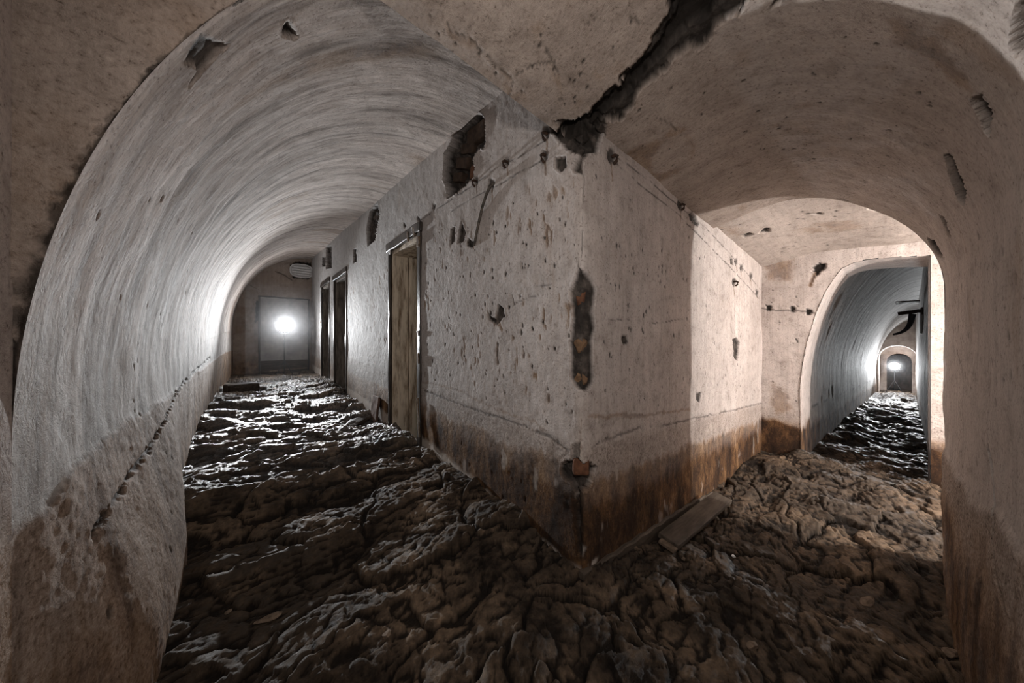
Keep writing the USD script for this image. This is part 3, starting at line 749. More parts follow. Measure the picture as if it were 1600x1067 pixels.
# --- far right gallery
U0, U1 = X_P + .58, 19.6
tu = axis_values(U0, U1, lambda u: .0055 * u)
BL, BR = .815, -.165
tz = lambda u: 1.76 + .0 * u
zz = np.linspace(-.5, 1.1, 90); th = np.linspace(0, np.pi / 2, 190)
cb, sb = np.cos(th) ** 1.1, np.sin(th) ** 1.22
TU = np.broadcast_to(tu, (90 + 190, len(tu)))
bb = np.concatenate([np.full(90, BL), BR + (BL - BR) * cb]); zq = np.concatenate([zz, 1.1 + 1.85 * sb])
widen = np.stack([D_T[0] * TU + N_T[0] * bb[:, None], D_T[1] * TU + N_T[1] * bb[:, None], zq[:, None] - .0439 * TU], -1)
S = np.broadcast_to(np.concatenate([[0], np.cumsum(np.hypot(np.diff(bb), np.diff(zq)))])[:, None], TU.shape).copy()
TV = Surface(widen, S, TU.copy(), (*(D_T * 12), .5))
arc = np.stack([S * .9, TU * 5, 0 * S], -1)
TV.h += .03 * fbm(widen, 1.4, 3, 171) + .010 * fbm(arc, 1.0, 4, 172)
zt = widen[..., 2] + .0439 * TU
TV.stain = .8 * sstep(-.05, .1, .38 - zt + .2 * fbm(widen, 5, 3, 173)); TV.rough = .4 * sstep(-.02, .03, .56 - zt); TV.tone = .75 + 0 * zt
TV.dark = .7 * sstep(.03, .01, np.abs(zt - .58 + .04 * fbm(widen, 4, 3, 174))) * sstep(-.05, .1, fbm(widen, 3, 3, 175))
TV.finish(); TV.emit('wall_gallery', M_VAULT, 0, 91); TV.emit('ceiling_gallery', M_VAULT, 90, None)
zz = np.linspace(-.6, 3.0, 190)
ZZ, TU = np.meshgrid(zz, tu, indexing='ij')
P = np.stack([D_T[0] * TU + N_T[0] * BR, D_T[1] * TU + N_T[1] * BR, ZZ - .0439 * TU], -1)
TR = Surface(P, ZZ, TU, (*(D_T * 12 + N_T * .4), .5)); TR.h += .03 * fbm(P, 1.5, 3, 176) + .008 * fbm(P, 8, 3, 177); TR.tone += .6; TR.stain = .7 * sstep(-.05, .1, .38 - ZZ + .2 * fbm(P, 5, 3, 178))
TR.finish(); TR.emit('wall_gallery_right', M_VAULT)


# --- end of the far right gallery: two nested arches and the back wall
def arch(b0, b1, zs, n=40):
    c, r = (b0 + b1) / 2, abs(b0 - b1) / 2
    a = np.linspace(np.pi, 0, n)
    return np.concatenate([[[c - r, -.6]], np.stack([c + r * np.cos(a), zs + r * np.sin(a)], 1), [[c + r, -.6]]])


def arch_wall(name, u, outer, b0, b1, zs, depth, mat):
    """A wall across the gallery at u, with an arched opening and its reveal, as one solid."""
    from shapely.geometry import Polygon, box
    shape = box(outer[0], -.6, outer[1], outer[2]).difference(Polygon(arch(b0, b1, zs)))
    me = trimesh.creation.extrude_polygon(shape, depth)
    v = me.vertices.copy()
    me.vertices = np.stack([D_T[0] * (u + v[:, 2]) + N_T[0] * v[:, 0], D_T[1] * (u + v[:, 2]) + N_T[1] * v[:, 0], v[:, 1] - .0439 * (u + v[:, 2])], 1)
    p = part(name, me, mat, None, 30); data(p, kind='structure')


M_PLAST2 = speckled('plaster_far', (.30, .25, .22), (.48, .42, .38), 5, .85)
arch_wall('wall_arch', U1 - .12, (-.5, 1.2, 3.1), -.205, .755, 1.44, .90, M_PLAST2)
arch_wall('wall_arch_inner', U1 + 1.0, (-.6, 1.3, 2.2), -.08, .58, 1.29, .4, M_PLAST2)
bw = trimesh.creation.box((.12, 1.9, 3.0)); bw.apply_transform(trimesh.transformations.rotation_matrix(-math.radians(2.17), [0, 0, 1]))
c = t_point(U1 + 2.9, .3, .9); bw.apply_translation(c); data(part('wall_back', bw, M_PLAST2, None), kind='structure')
for i, b in enumerate((-.65, 1.3)):
    q = trimesh.creation.box((1.95, .1, 3.0)); q.apply_transform(trimesh.transformations.rotation_matrix(-math.radians(2.17), [0, 0, 1])); q.apply_translation(t_point(U1 + 2.02, b, .9)); data(part('wall_back_side', q, M_PLAST2, None), kind='structure')
q = trimesh.creation.box((1.95, 2.0, .1)); q.apply_transform(trimesh.transformations.rotation_matrix(-math.radians(2.17), [0, 0, 1])); q.apply_translation(t_point(U1 + 2.02, .3, 2.2)); data(part('ceiling_back', q, M_PLAST2, None), kind='structure')

# ------------------------------------------------------------------ mud floor
pts = np.array([(1.28, .97, 0), (1.28, 1.14, .06), (1.28, 1.52, .115), (1.28, 1.97, .139), (1.28, 2.5, .155), (1.28, 2.9, .173), (1.28, 3.8, .20), (1.28, 4.75, .237), (1.28, 6.1, .325), (1.28, 7.3, .365), (1.28, 10.3, .39),
                (-.25, 1.55, .083), (-.25, 2.22, .139), (-.32, 2.9, .24), (-.45, 4.58, .325), (-.45, 5.3, .35), (-.45, 7, .36), (-.38, 10.3, .39), (-.3, .9, .03), (0, 0, 0), (.5, .5, .0), (.5, 2.0, .10), (.45, 4.5, .26),
                (1.87, .97, -.054), (2.33, .97, -.112), (3.2, .97, -.150), (4.13, .97, -.13), (4.98, .9, -.16), (4.98, .64, -.12), (4.98, -.32, -.2), (2.29, -.25, -.196), (2.6, -.25, -.168), (3.17, -.25, -.09), (3.4, -.05, -.09), (3.3, .3, -.10), (2.7, .05, -.17),
                (1.3, -.3, -.10), (1.6, .3, -.09), (2.1, .45, -.10), (4.0, -1.2, -.15), (4.0, -2.5, -.17), (4.2, .3, -.10), (5.6, 0, -.24), (5.6, .6, -.22), (8, .3, -.35), (12, -.1, -.53), (20, -.4, -.86), (23, -.5, -.96)])
rb = RBFInterpolator(pts[:, :2] * [1, 1], pts[:, 2], smoothing=.002, kernel='thin_plate_spline')
rng = np.random.default_rng(7)


def cells(p, size, seed, stretch=(1, 1)):
    """Cracked mud plates: per point the height of its tilted plate and the distance to the plate's edge."""
    r = np.random.default_rng(seed)
    q = p / stretch
    lo, hi = q.min(0) - size, q.max(0) + size
    nx, ny = ((hi - lo) / size).astype(int) + 1
    G = np.stack(np.meshgrid(np.arange(nx), np.arange(ny), indexing='ij'), -1).reshape(-1, 2)
    gi = np.floor(lo / size).astype(int) + G
    hsh = (gi[:, 0] * 73856093 ^ gi[:, 1] * 19349663 ^ seed * 83492791) & 0x7fffffff
    u = [((hsh * k + 12345 * k) % 1000003) / 1000003.0 for k in (16807, 48271, 69621, 39373, 30269)]
    c = (gi + .1 + .8 * np.stack(u[:2], 1)) * size
    d, i = cKDTree(c).query(q, k=2)
    off = q - c[i[:, 0]]
    tilt = (np.stack([np.array(u[2])[i[:, 0]], np.array(u[3])[i[:, 0]]], 1) - .5) * 2
    return (off * tilt).sum(1), d[:, 1] - d[:, 0], np.array(u[4])[i[:, 0]]


def floor_z(x, y, fine=True):
    p = np.stack([x.ravel(), y.ravel()], 1)
    base = rb(p)
    if not fine:
        return base.reshape(x.shape)
    p3 = np.column_stack([p, np.zeros(len(p))])
    wob = .05 * np.stack([fbm(p3, 5, 3, 201), fbm(p3, 5, 3, 202)], 1) * 2
    st = np.where(p[:, :1] + p[:, 1:] < 0, 1.0, 1.0)
    def terrace(f, n, w=.22):
        k = f * n
        return (np.floor(k) + sstep(0, w, k - np.floor(k)) + .25 * (k - np.floor(k))) / n

    far = sstep(1.4, 3.0, p[:, 1])
    w2 = .05 * np.stack([fbm(p3, 9, 4, 221), fbm(p3, 9, 4, 222)], 1)
    t1, e1, h1 = cells(p + wob * 2.0 + w2, .25, 13, (2.2, 1))
    t2, e2, h2 = cells(p + wob * 1.2 + w2, .085, 5, (2.0, 1))
    z = base + .07 * fbm(p3, 1.1, 3, 203) + .17 * terrace(fbm(p3 * [.7, 1.3, 1], 2.6, 3, 204) + .035 * fbm(p3, 14, 4, 210), 11, .10)
    z += .11 * t1 + .030 * (h1 - .5) + .07 * t2 + .010 * (h2 - .5)
    z -= .024 * sstep(.022, .003, e1) * sstep(-.12, -.02, fbm(p3, 3.5, 3, 213)) + .007 * sstep(.014, .0, e2)
    z += .014 * fbm(p3 * [.7, 1.4, 1], 20, 4, 205) + .012 * (ridged(p3 * [.7, 1.3, 1], 34, 3, 206) - .55)
    z += .036 * (ridged(p3 * [.55, 1.8, 1], 5.5, 5, 209) - .55) * far
    return z.reshape(x.shape)


def mud(xs, ys, xf=None, keep=None):
    XX, YY = np.meshgrid(xs, ys, indexing='ij')
    if xf:
        XX, YY = xf(XX, YY)
    Z = floor_z(XX, YY)
    P = np.stack([XX, YY, Z], -1)
    n = grid_normals(P, False)
    fl = n[..., 2].mean() < 0
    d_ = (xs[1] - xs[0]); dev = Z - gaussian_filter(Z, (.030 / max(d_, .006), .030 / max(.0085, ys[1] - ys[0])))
    return P, (-n if fl else n), fl, dev.ravel()


LX = axis_values(-.55, 1.31, lambda x: .0085); LY = axis_values(-.45, Y_E + .05, lambda y: max(.0085, .0052 * abs(y)))
RX = axis_values(1.305, 5.7, lambda x: max(.0085, .0048 * abs(x))); RY = axis_values(-.45, 1.0, lambda y: .0085)
SX = axis_values(X_N - .1, X_P + .05, lambda x: .02); SY = axis_values(-2.6, -.44, lambda y: .02)
UU = axis_values(5.55, U1 + 3.0, lambda u: .0045 * u); BB = axis_values(-.7, 1.35, lambda b: .022)
vs, fs, nn, mk, at_ = [], [], [], [], 0
for xs, ys, xf in ((LX, LY, None), (RX, RY, None), (SX, SY, None), (UU, BB, lambda U, B: (D_T[0] * U + N_T[0] * B, D_T[1] * U + N_T[1] * B))):
    P, n, fl, dev = mud(xs, ys, xf)
    p3 = P.reshape(-1, 3) * [1, 1, 0]
    dry = sstep(.02, .25, fbm(p3, 1.6, 4, 211) + .30 * np.exp(-(((p3[:, 0] - 3.9) / 1.1) ** 2 + ((p3[:, 1] - .35) / .8) ** 2)) - .10 * sstep(1.5, 3, p3[:, 1]))
    vs.append(P.reshape(-1, 3)); nn.append(n.reshape(-1, 3)); fs.append(grid_faces(*P.shape[:2], None, fl) + at_); mk.append(np.stack([dry * sstep(-.004, .006, dev), sstep(.001, -.0055, dev), np.maximum(sstep(2.2, 3.6, p3[:, 1]), .32 * sstep(5.2, 6.2, p3[:, 0]))], 1)); at_ += P.shape[0] * P.shape[1]  # green channel: crevice shade painted where the mud dips
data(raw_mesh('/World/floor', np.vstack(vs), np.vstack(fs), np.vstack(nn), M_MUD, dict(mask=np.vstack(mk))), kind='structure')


def fz(x, y):
    """Height of the mud at a place."""
    return float(floor_z(np.array([[x]]), np.array([[y]]))[0, 0])


def on_floor(px, py):
    """The place on the mud that is seen at a point of the photograph."""
    r = ray(px, py); k = np.linspace(.6, 14, 700)
    q = r[None] * k[:, None] + [0, 0, CZ]
    below = q[:, 2] < floor_z(q[:, 0][None], q[:, 1][None], False)[0]
    i = int(np.argmax(below)) if below.any() else len(k) - 1
    return np.array([q[i, 0], q[i, 1], fz(q[i, 0], q[i, 1])]), k[i]


# ------------------------------------------------------------------ things
def rbox(sx, sy, sz, r=.006, seed=None, amp=0, sub=0):
    """A box with softened edges; with amp, worn and uneven."""
    import manifold3d
    b = manifold3d.Manifold.batch_hull([manifold3d.Manifold.sphere(r, 8).translate((x * (sx / 2 - r), y * (sy / 2 - r), z * (sz / 2 - r))) for x in (-1, 1) for y in (-1, 1) for z in (-1, 1)])
    if amp:
        b = b.refine_to_length(sub or max(sx, sy, sz) / 14)
    v, f, _ = meshkit.arrays(b)
    if amp:
        v = v + amp * 2 * np.stack([fbm(v + seed * 7.1, 1.2 / max(amp * 14, .02), 3, seed + k) for k in range(3)], 1)
    return trimesh.Trimesh(v, f, process=False)


def rot(me, ax, deg):
    me.apply_transform(trimesh.transformations.rotation_matrix(math.radians(deg), ax)); return me


def moved(me, *p):
    me.apply_translation(p); return me


def tube(pts, r, n=10, taper=None):
    pts = np.asarray(pts, float)
    tan = np.gradient(pts, axis=0); tan /= np.linalg.norm(tan, axis=1, keepdims=True)
    ref = np.array([0, 0, 1.0]) if abs(tan[:, 2]).mean() < .9 else np.array([1.0, 0, 0])
    a = np.cross(tan, ref); a /= np.linalg.norm(a, axis=1, keepdims=True); b = np.cross(tan, a)
    an = np.linspace(0, 2 * np.pi, n, endpoint=False)
    rr = np.full(len(pts), r) if taper is None else np.asarray(taper) * r
    v = (pts[:, None] + rr[:, None, None] * (a[:, None] * np.cos(an)[None, :, None] + b[:, None] * np.sin(an)[None, :, None])).reshape(-1, 3)
    f = []
    for i in range(len(pts) - 1):
        for j in range(n):
            k = (j + 1) % n
            f += [[i * n + j, i * n + k, (i + 1) * n + k], [i * n + j, (i + 1) * n + k, (i + 1) * n + j]]
    v = np.vstack([v, pts[0], pts[-1]]); c = len(v) - 2
    for j in range(n):
        k = (j + 1) % n
        f += [[c, k, j], [c + 1, (len(pts) - 1) * n + j, (len(pts) - 1) * n + k]]
    return trimesh.Trimesh(v, np.array(f), process=False)


def rock(sx, sy, sz, seed, rough=.35):
    me = trimesh.creation.icosphere(3, 1.0)
    v = me.vertices.copy()
    rr = np.random.default_rng(seed)
    for _ in range(9):                      # broken facets
        d = rr.normal(size=3); d /= np.linalg.norm(d); k = rr.uniform(.55, .9)
        over = np.maximum(v @ d - k, 0); v = v - over[:, None] * d
    v = v * (1 + rough * fbm(v + seed, 2.2, 3, seed)[:, None])
    return trimesh.Trimesh(v * [sx, sy, sz], me.faces, process=False)


# --- bricks laid bare in the inner wall
def brick_in(px, py, w, h, d, face, turn=0, mat=M_BRICK, sink=.02, seed=1):
    if face == 'L':
        p = on_x(px, py, XW); me = rot(rbox(d, w, h, .008, seed, .006), [1, 0, 0], turn); moved(me, XW + sink + d / 2, p[1], p[2])
    else:
        p = on_y(px, py, YW); me = rot(rbox(w, d, h, .008, seed, .006), [0, 1, 0], turn); moved(me, p[0], YW + sink + d / 2, p[2])
    return part('brick', me, mat, INNER, 40)


def corner_brick(px, py, h, sink, seed, mat=M_BRICK2, w=.06, square=False):
    """A broken brick showing in the worn arris."""
    p = on_y(px, py, YW); me = rot(rbox(w, .07, h, .012, seed, .007, .012) if square else rock(w * .72, .042, h * .70, seed, .35), [0, 0, 1], -45)
    c = sink + .035 / math.sqrt(2)
    moved(me, XW + c, YW + c, p[2]); part('brick', me, mat, INNER, 40)


brick_in(716, 252, .20, .085, .10, 'L', 24, M_BRICK2, .030, 3)
brick_in(708, 274, .14, .07, .10, 'L', 20, M_BRICK2, .035, 4)
brick_in(733, 264, .11, .10, .10, 'L', 8, M_BRICK4, .040, 5)
brick_in(735, 205, .24, .13, .10, 'L', 6, M_BRICK2, .040, 6)
brick_in(722, 228, .20, .075, .10, 'L', 22, M_BRICK2, .045, 7)
corner_brick(914, 460, .10, .021, 11, M_BRICK4, .045); corner_brick(908, 541, .065, .019, 12, M_BRICK3, .055); corner_brick(911, 593, .055, .019, 13, M_BRICK3, .05)
corner_brick(905, 736, .085, .016, 14, M_BRICK4, .085, True); corner_brick(906, 785, .09, .028, 15, M_BRICK2, .11)

# --- doorways in the inner wall
def doorway(a, b, label, depth, pale, seed):
    """A doorless timber-lined opening: two jambs with a rebate, head, black architrave strips, closing boards at the back."""
    w = b - a; dz = .0436 * ((a + b) / 2 - YW); top = DTOP + dz
    n_ = used.get('door', 0) + 1; used['door'] = n_
    t = thing(f'door_{n_}', label, 'doorway', (XW, a, 0), kind='structure')
    mp = M_WOODP if pale else M_WOODG
    z0 = -.35; H = top - z0
    for y, s in ((w, -1), (0, 1)):
        y0 = y + s * .022
        me = [moved(rbox(.185, .045, H, .006, seed, .004), .105, y0, z0 + H / 2)]
        part('jamb', me[0], mp, t)
        part('jamb_stop', moved(rbox(.035, .075, H - .03, .005, seed + 1, .004), .225, y0 + s * .012, z0 + H / 2), mp, t)
        part('jamb_lining', moved(rbox(.19, .045, H, .005, seed + 2, .004), .345, y0, z0 + H / 2), mp, t)
        part('architrave', moved(rbox(.03, .075 if s > 0 else .05, H + .03, .008, seed + 3, .009), -.004, y - s * (.030 if s > 0 else .016), z0 + H / 2), M_WOODD, t)
    part('head', moved(rbox(.44, w + .02, .06, .006, seed + 4, .006), .235, w / 2, top - .018), mp, t)
    part('lintel_board', rot(moved(rbox(.05, w + .16, .10, .012, seed + 5, .016), -.006, w / 2, top + .045), [1, 0, 0], 0), M_WOODD, t)
    part('back_board', moved(rbox(.04, w + .1, H, .004), .47, w / 2, z0 + H / 2), M_WOODD, t)
    return t, w, top


d1, w1, top1 = doorway(*DOORS[0], 'nearest doorway in the inner wall, lined with pale peeling timber, black outer frame', .44, True, 21)
for k, (y, z, s) in enumerate(((.06, top1 + .03, 1), (.10, top1 + .06, 2), (.23, top1 + .02, 3), (w1 - .03, top1 - .02, 4), (-.035, top1 - .10, 5), (-.03, 1.3, 6), (-.035, 1.05, 7))):
    part('plaster_flake', moved(rbox(.02, .035 + .012 * (s % 3), .05 + .05 * (s % 2), .004, s, .012), -.022, y, z), M_STONE if s % 2 else M_WHITE, d1)
doorway(*DOORS[1], 'middle doorway of three in the inner wall, narrow grey timber frame', .44, False, 31)
doorway(*DOORS[2], 'farthest doorway of three in the inner wall, dark frame beside the bright lamp', .44, False, 41)

# --- pale closed door in the end wall
p0, p1 = on_y(405, 577, Y_E), on_y(482, 462, Y_E)
xa, xb, zt = p0[0], min(p1[0], 1.22), 2.36
dd = thing('door_4', 'closed pale grey flush door at the end of the left gallery, behind the lamp', 'door', (xa, Y_E, 0), kind='structure')
wd = xb - xa
part('door_leaf', moved(rbox(wd - .04, .05, zt - .1, .006, 5, .004), wd / 2, -.035, .05 + zt / 2), M_GREY, dd)
part('kick_board', moved(rbox(wd - .05, .02, .33, .004, 6, .004), wd / 2, -.07, .56), M_BOARD, dd)
part('frame_post', moved(rbox(.035, .06, zt, .005, 7, .005), 0, -.03, zt / 2), M_WOODD, dd)
part('frame_post', moved(rbox(.03, .06, zt, .005, 8, .005), wd, -.03, zt / 2), M_WOODD, dd)
part('frame_head', moved(rbox(wd + .05, .06, .04, .005, 9, .006), wd / 2, -.03, zt + .01), M_WOODD, dd)
part('door_handle', tube([(wd - .14, -.06, 1.42), (wd - .14, -.10, 1.42), (wd - .24, -.10, 1.42)], .012, 8), M_IRON, dd)
for k, (x, z, r) in enumerate(((.12, .45, 3), (.2, .50, -4), (.3, .47, 2), (.36, .53, 6), (.46, .46, -2))):
    y = Y_E - .12 - .10 * k
    solo('timber_stick', moved(rot(rot(rbox(.55 + .07 * k, .035, .022, .004, 50 + k, .004), [0, 1, 0], r), [0, 0, 1], 5 * k - 8), xa + .12 + x, y, fz(xa + .12 + x, y) + .03 + .012 * k), M_BOARD if k % 2 else M_STONE,
         ('lowest', 'second lowest', 'middle', 'second highest', 'topmost')[k] + ' timber stick in the heap against the foot of the grey end door', 'stick', 'sticks below the grey end door')

# --- ventilation cover high on the end wall
vc = on_y(471, 424, Y_E)
vt = thing('ventilation_cover', 'white rounded ventilation cover with horizontal slats high on the end wall', 'vent cover', (vc[0], Y_E, vc[2]))
an = np.linspace(0, 2 * np.pi, 48, endpoint=False)
from shapely.geometry import Polygon, Point
ov = Polygon(np.stack([.27 * np.sign(np.cos(an)) * np.abs(np.cos(an)) ** .75, .185 * np.sign(np.sin(an)) * np.abs(np.sin(an)) ** .75], 1))
ring = trimesh.creation.extrude_polygon(ov.difference(ov.buffer(-.025)), .09); rot(ring, [1, 0, 0], 90); part('rim', moved(ring, 0, -.01, 0), M_WHITE, vt)
plate = trimesh.creation.extrude_polygon(ov.buffer(-.02), .03); rot(plate, [1, 0, 0], 90); part('plate', moved(plate, 0, -.01, 0), M_WHITE, vt)
for k, z in enumerate((-.10, -.035, .03, .095)):
    part('slat', moved(rot(rbox(.44 if abs(z) < .05 else .36, .02, .045, .004), [1, 0, 0], 24), 0, -.065, z), M_WHITE, vt)
part('bracket', moved(rbox(.10, .10, .22, .01, 3, .014), .34, -.05, .0), M_IRON, vt)


# --- work lamps
def work_lamp(loc, aim, label, group=None, head=.15, emit=True, legs=True, zfloor=None):
    x, y, z = loc
    ang = math.degrees(math.atan2(aim[1] - y, aim[0] - x))
    zf = fz(x, y) if zfloor is None else zfloor
    t = thing('work_lamp', label, 'work lamp', (x, y, zf), ang)
    h = z - zf
    body = trimesh.creation.cylinder(head * .92, .12, sections=40); rot(body, [0, 1, 0], 90); part('housing', moved(body, -.02, 0, h), M_BLACK, t)
    rim = trimesh.creation.annulus(head * .93, head * 1.05, .05, sections=40); rot(rim, [0, 1, 0], 90); part('rim', moved(rim, .05, 0, h), M_IRON, t)
    lens = trimesh.creation.cylinder(head * .93, .01, sections=40); rot(lens, [0, 1, 0], 90); part('lens', moved(lens, .052, 0, h), M_LAMP, t)
    part('pole', tube([(-.05, 0, h - .10), (-.05, 0, .25)], .012), M_BLACK, t)
    part('yoke', tube([(-.02, -head, h), (-.05, -head * .8, h - head), (-.05, 0, h - head * 1.1), (-.05, head * .8, h - head), (-.02, head, h)], .008), M_BLACK, t)
    for k in range(3):
        a = k * 2.094 + 1.047
        part('leg', tube([(-.05, 0, .45), (-.05 + .25 * math.cos(a), .25 * math.sin(a), -.03)], .009), M_BLACK, t)
    return t


work_lamp(LAMP_L, (.2, 0), 'bright round work lamp on a tripod in front of the grey end door', head=.15)
work_lamp(LAMP_R, (5, 0), 'bright round work lamp on a tripod inside the far small arch', head=.15, zfloor=fz(*LAMP_R[:2]))

# --- boards by the inner wall
A = on_y(917, 903, YW); B = on_y(1112, 772, YW)
sk = []
n = 40
xs = np.linspace(XW - .015, B[0], n)
top = np.interp(xs, [XW, 1.6, 2.2, 2.7, B[0]], [.060, .030, -.012, -.055, -.125])
v, f = [], []
for i, x in enumerate(xs):
    zt_ = top[i] + .006 * math.sin(i * 1.7); th_ = .022
    v += [(x, YW + .01, -.45), (x, YW + .01, zt_), (x, YW - th_ + .008, zt_), (x, YW - th_, zt_ - .008), (x, YW - th_, -.45)]
for i in range(n - 1):
    for k in range(4):
        f.append([i * 5 + k, i * 5 + k + 1, (i + 1) * 5 + k + 1]); f.append([i * 5 + k, (i + 1) * 5 + k + 1, (i + 1) * 5 + k])
for k in (1, 2, 3):
    f.append([0, k + 1, k]); f.append([(n - 1) * 5, (n - 1) * 5 + k, (n - 1) * 5 + k + 1])
data(part('baseboard_inner', trimesh.Trimesh(v, f, process=False), M_BOARD, None, 30), kind='structure')

pa, _ = on_floor(1046, 862); pb, _ = on_floor(1128, 806)
pc = (pa + pb) / 2; L_ = np.linalg.norm((pb - pa)[:2]) + .04
bd = thing('plank', 'loose muddy wooden plank lying on the mud beside the inner wall', 'plank', (pc[0], pc[1], max(pa[2], pb[2]) + .05), math.degrees(math.atan2(pb[1] - pa[1], pb[0] - pa[0])))
part('board', rot(rbox(L_, .125, .034, .004, 61, .003), [1, 0, 0], 10), M_BOARD, bd)
part('broken_end', rot(moved(rbox(.06, .10, .02, .004, 62, .008), -L_ / 2 - .01, -.01, -.012), [1, 0, 0], 10), M_STONE, bd)

# --- leaning slab by the nearest doorway and the block in the left gallery
p = on_x(586, 655, XW - .05)
solo('clay_tile', moved(rot(rbox(.03, .24, .36, .008, 71, .007), [0, 1, 0], 7), XW - .05, p[1], fz(XW - .05, p[1]) + .13), speckled('tile_red', (.10, .062, .048), (.17, .11, .085), 20, .85), 'reddish clay tile standing upright against the inner wall left of the nearest doorway', 'tile')
p, _ = on_floor(362, 612)
solo('rubble_block', moved(rot(rbox(.42, .30, .22, .03, 72, .02), [0, 0, 1], 20), max(p[0], -.14), p[1], p[2] + .06), M_STONED, 'dark rubble block lying by the left wall far down the left gallery', 'block')
stones = [(1487, 1030, .050, .030, .016, 'stone_shard', 'pale split shard of stone nearest the right wall, at the bottom right', M_STONE),
          (1156, 925, .028, .018, .014, 'stone_shard', 'small tan stone chip in the mud below the loose plank', M_STONE),
          (1175, 1020, .034, .022, .022, 'clay_lump', 'tan clay lump at the bottom centre right of the mud', M_STONE),
          (1146, 872, .016, .012, .014, 'stone_shard', 'little pale stone chip just right of the loose plank', M_WHITE),
          (1356, 947, .085, .030, .016, 'clay_slab', 'long thin clay slab in the dark mud left of the right wall', M_STONE),
          (1068, 880, .018, .014, .012, 'pebble', 'pale pebble directly below the near end of the plank', M_STONE),
          (1056, 893, .016, .014, .012, 'pebble', 'lower tan pebble below the near end of the plank', M_STONE),
          (356, 960, .018, .014, .010, 'pebble', 'round tan pebble on the mud near the left wall', M_STONE),
          (419, 968, .055, .026, .012, 'clay_slab', 'flat tan clay slab right of the pebble near the left wall', M_STONE),
          (604, 1003, .022, .020, .016, 'pebble', 'round tan pebble at the bottom middle of the mud', M_STONE),
          (1284, 960, .020, .014, .012, 'stone_shard', 'tiny grey stone chip between the plank and the right wall', M_STONED),
          (560, 658, .22, .13, .06, 'rubble_slab', 'flat dark slab tilted on the mud beside the leaning clay tile', M_STONED),
          (368, 586, .10, .08, .05, 'stone_shard', 'pale stone at the foot of the left wall near the end door', M_STONE),
          (1012, 988, .022, .016, .014, 'stone_shard', 'pale stone chip on the mud below the foot of the inner corner', M_STONE),
          (1260, 333, 0, 0, 0, '', '', None)]
for i, (px, py, a, b, c, nm, lb, mt) in enumerate(stones):
    if not nm:
        continue
    p, k = on_floor(px, py)
    solo(nm, moved(rot(rock(a * .85, b * .85, c * .6, 300 + i), [0, 0, 1], (i * 47) % 90 - 20), p[0], p[1], p[2] + c * .25), mt, lb, nm.split('_')[-1])
p = on_x(656, 655, XW - .02)
solo('lath', moved(rot(rbox(.012, .03, .38, .003, 75, .004), [1, 0, 0], -6), XW - .035, p[1], p[2] + .02), M_STONE, 'thin pale wooden lath standing at the near edge of the nearest doorway', 'lath')

# --- cable hanging from the upper conduit on the left face
q = [on_x(x, y, XW - o) for x, y, o in ((772, 286, .0), (766, 290, .03), (760, 303, .035), (755, 318, .02), (750, 338, .012), (745, 362, .012), (741, 384, .012))]
solo('cable', tube(np.array([[np.interp(k, range(7), [r[i] for r in q]) for i in range(3)] for k in np.linspace(0, 6, 26)]), .010), M_MORTAR, 'old stiff cable hanging from the conduit on the left face of the inner corner', 'cable')
hooks = [(854, 209, 'L', 'top'), (852, 243, 'L', 'lower'), (792, 253, 'L', ''), (744, 283, 'L', ''), (956, 245, 'R', ''), (1062, 320, 'R', ''), (1147, 440, 'R', '')]
hl = ['rusty iron hook on the upper conduit of the left face, nearest the corner', 'rusty iron hook on the lower conduit of the left face, nearest the corner', 'rusty iron hook on the upper conduit, second from the corner on the left face',
      'rusty iron hook on the upper conduit beside the brick hole', 'rusty iron hook on the right face conduit, nearest the corner', 'rusty iron hook on the right face conduit where the bright light begins', 'rusty iron hook on the brightly lit part of the right face']
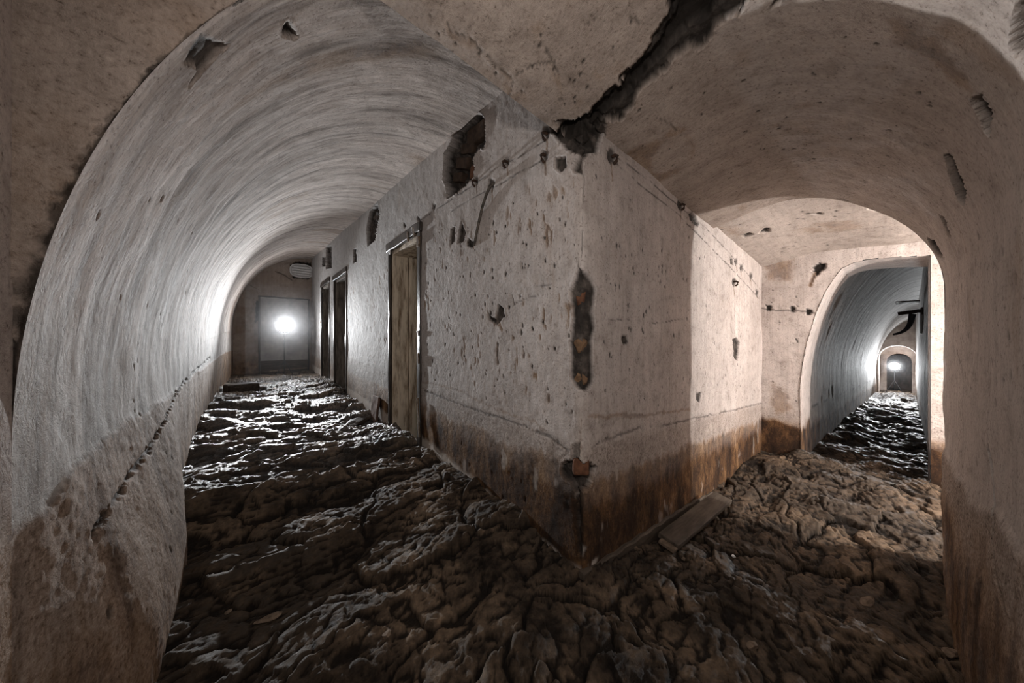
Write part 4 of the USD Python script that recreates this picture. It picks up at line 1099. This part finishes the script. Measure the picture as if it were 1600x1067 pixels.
for (px, py, f_, _), lb in zip(hooks, hl):
    p = on_x(px, py, XW) if f_ == 'L' else on_y(px, py, YW)
    d = np.array([-1.0, 0, 0]) if f_ == 'L' else np.array([0, -1.0, 0])
    pts_ = [p - d * .03, p + d * .02, p + d * .035 + [0, 0, -.012], p + d * .03 + [0, 0, -.035], p + d * .012 + [0, 0, -.045]]
    solo('iron_hook', tube(pts_, .009, 8), M_IRON, lb, 'hook', 'iron hooks along the conduits')

# --- rusty pipe bracket on the right wall of the far gallery
c = np.array([0, 0, 0.0]); uB = 10.0
br = thing('pipe_bracket', 'rusty pipe bracket with a torn dark hose high on the far gallery wall', 'bracket', t_point(uB, BR, 2.24), -2.17)
part('pipe_stub', tube([(-.25, -.05, .0), (-.1, .06, .01), (0, .16, .0), (.0, .30, -.02)], .035, 12), M_IRON, br)
part('flange', moved(rot(trimesh.creation.cylinder(.07, .03, sections=24), [1, 0, 0], 90), -.25, .0, 0), M_IRON, br)
a = np.linspace(0, 1, 16)
part('torn_hose', tube(np.stack([.05 - .10 * a, .12 + .02 * np.sin(a * 3.1) + .24 * a ** 3, -.04 - .52 * a + .12 * a ** 3], 1), .05, 10, 1 - .6 * a), M_BLACK, br)
part('hood', rot(moved(rbox(.22, .30, .02, .006, 81, .006), -.02, .18, .20), [0, 1, 0], 8), M_IRON, br)
part('mount_plate', moved(rbox(.30, .03, .50, .008, 82, .006), .0, .015, -.18), M_GREY, br)

# --- haze boxes added round the far lamps to give their glow
M_GLOW_HAZE = usdkit.material(stage, LK + 'mist', {'v': ('principled_volume', {'density': .022, 'color': (.95, .95, .97), 'anisotropy': .35})}, volume='v.volume')
mi = trimesh.creation.box((1.25, 2.0, 2.6)); mi.apply_translation((.525, 8.52, 1.1))
data(part('mist', mi, M_GLOW_HAZE, None), label='added haze for the glow round the work lamp at the end of the left gallery', category='mist', kind='stuff')
m2 = trimesh.creation.box((1.36, .84, 1.8)); rot(m2, [0, 0, 1], -2.17); m2.apply_translation(t_point(19.86, .28, .65))
data(part('mist', m2, M_GLOW_HAZE, None), label='added haze for the glow round the work lamp in the far small arch', category='mist', kind='stuff')
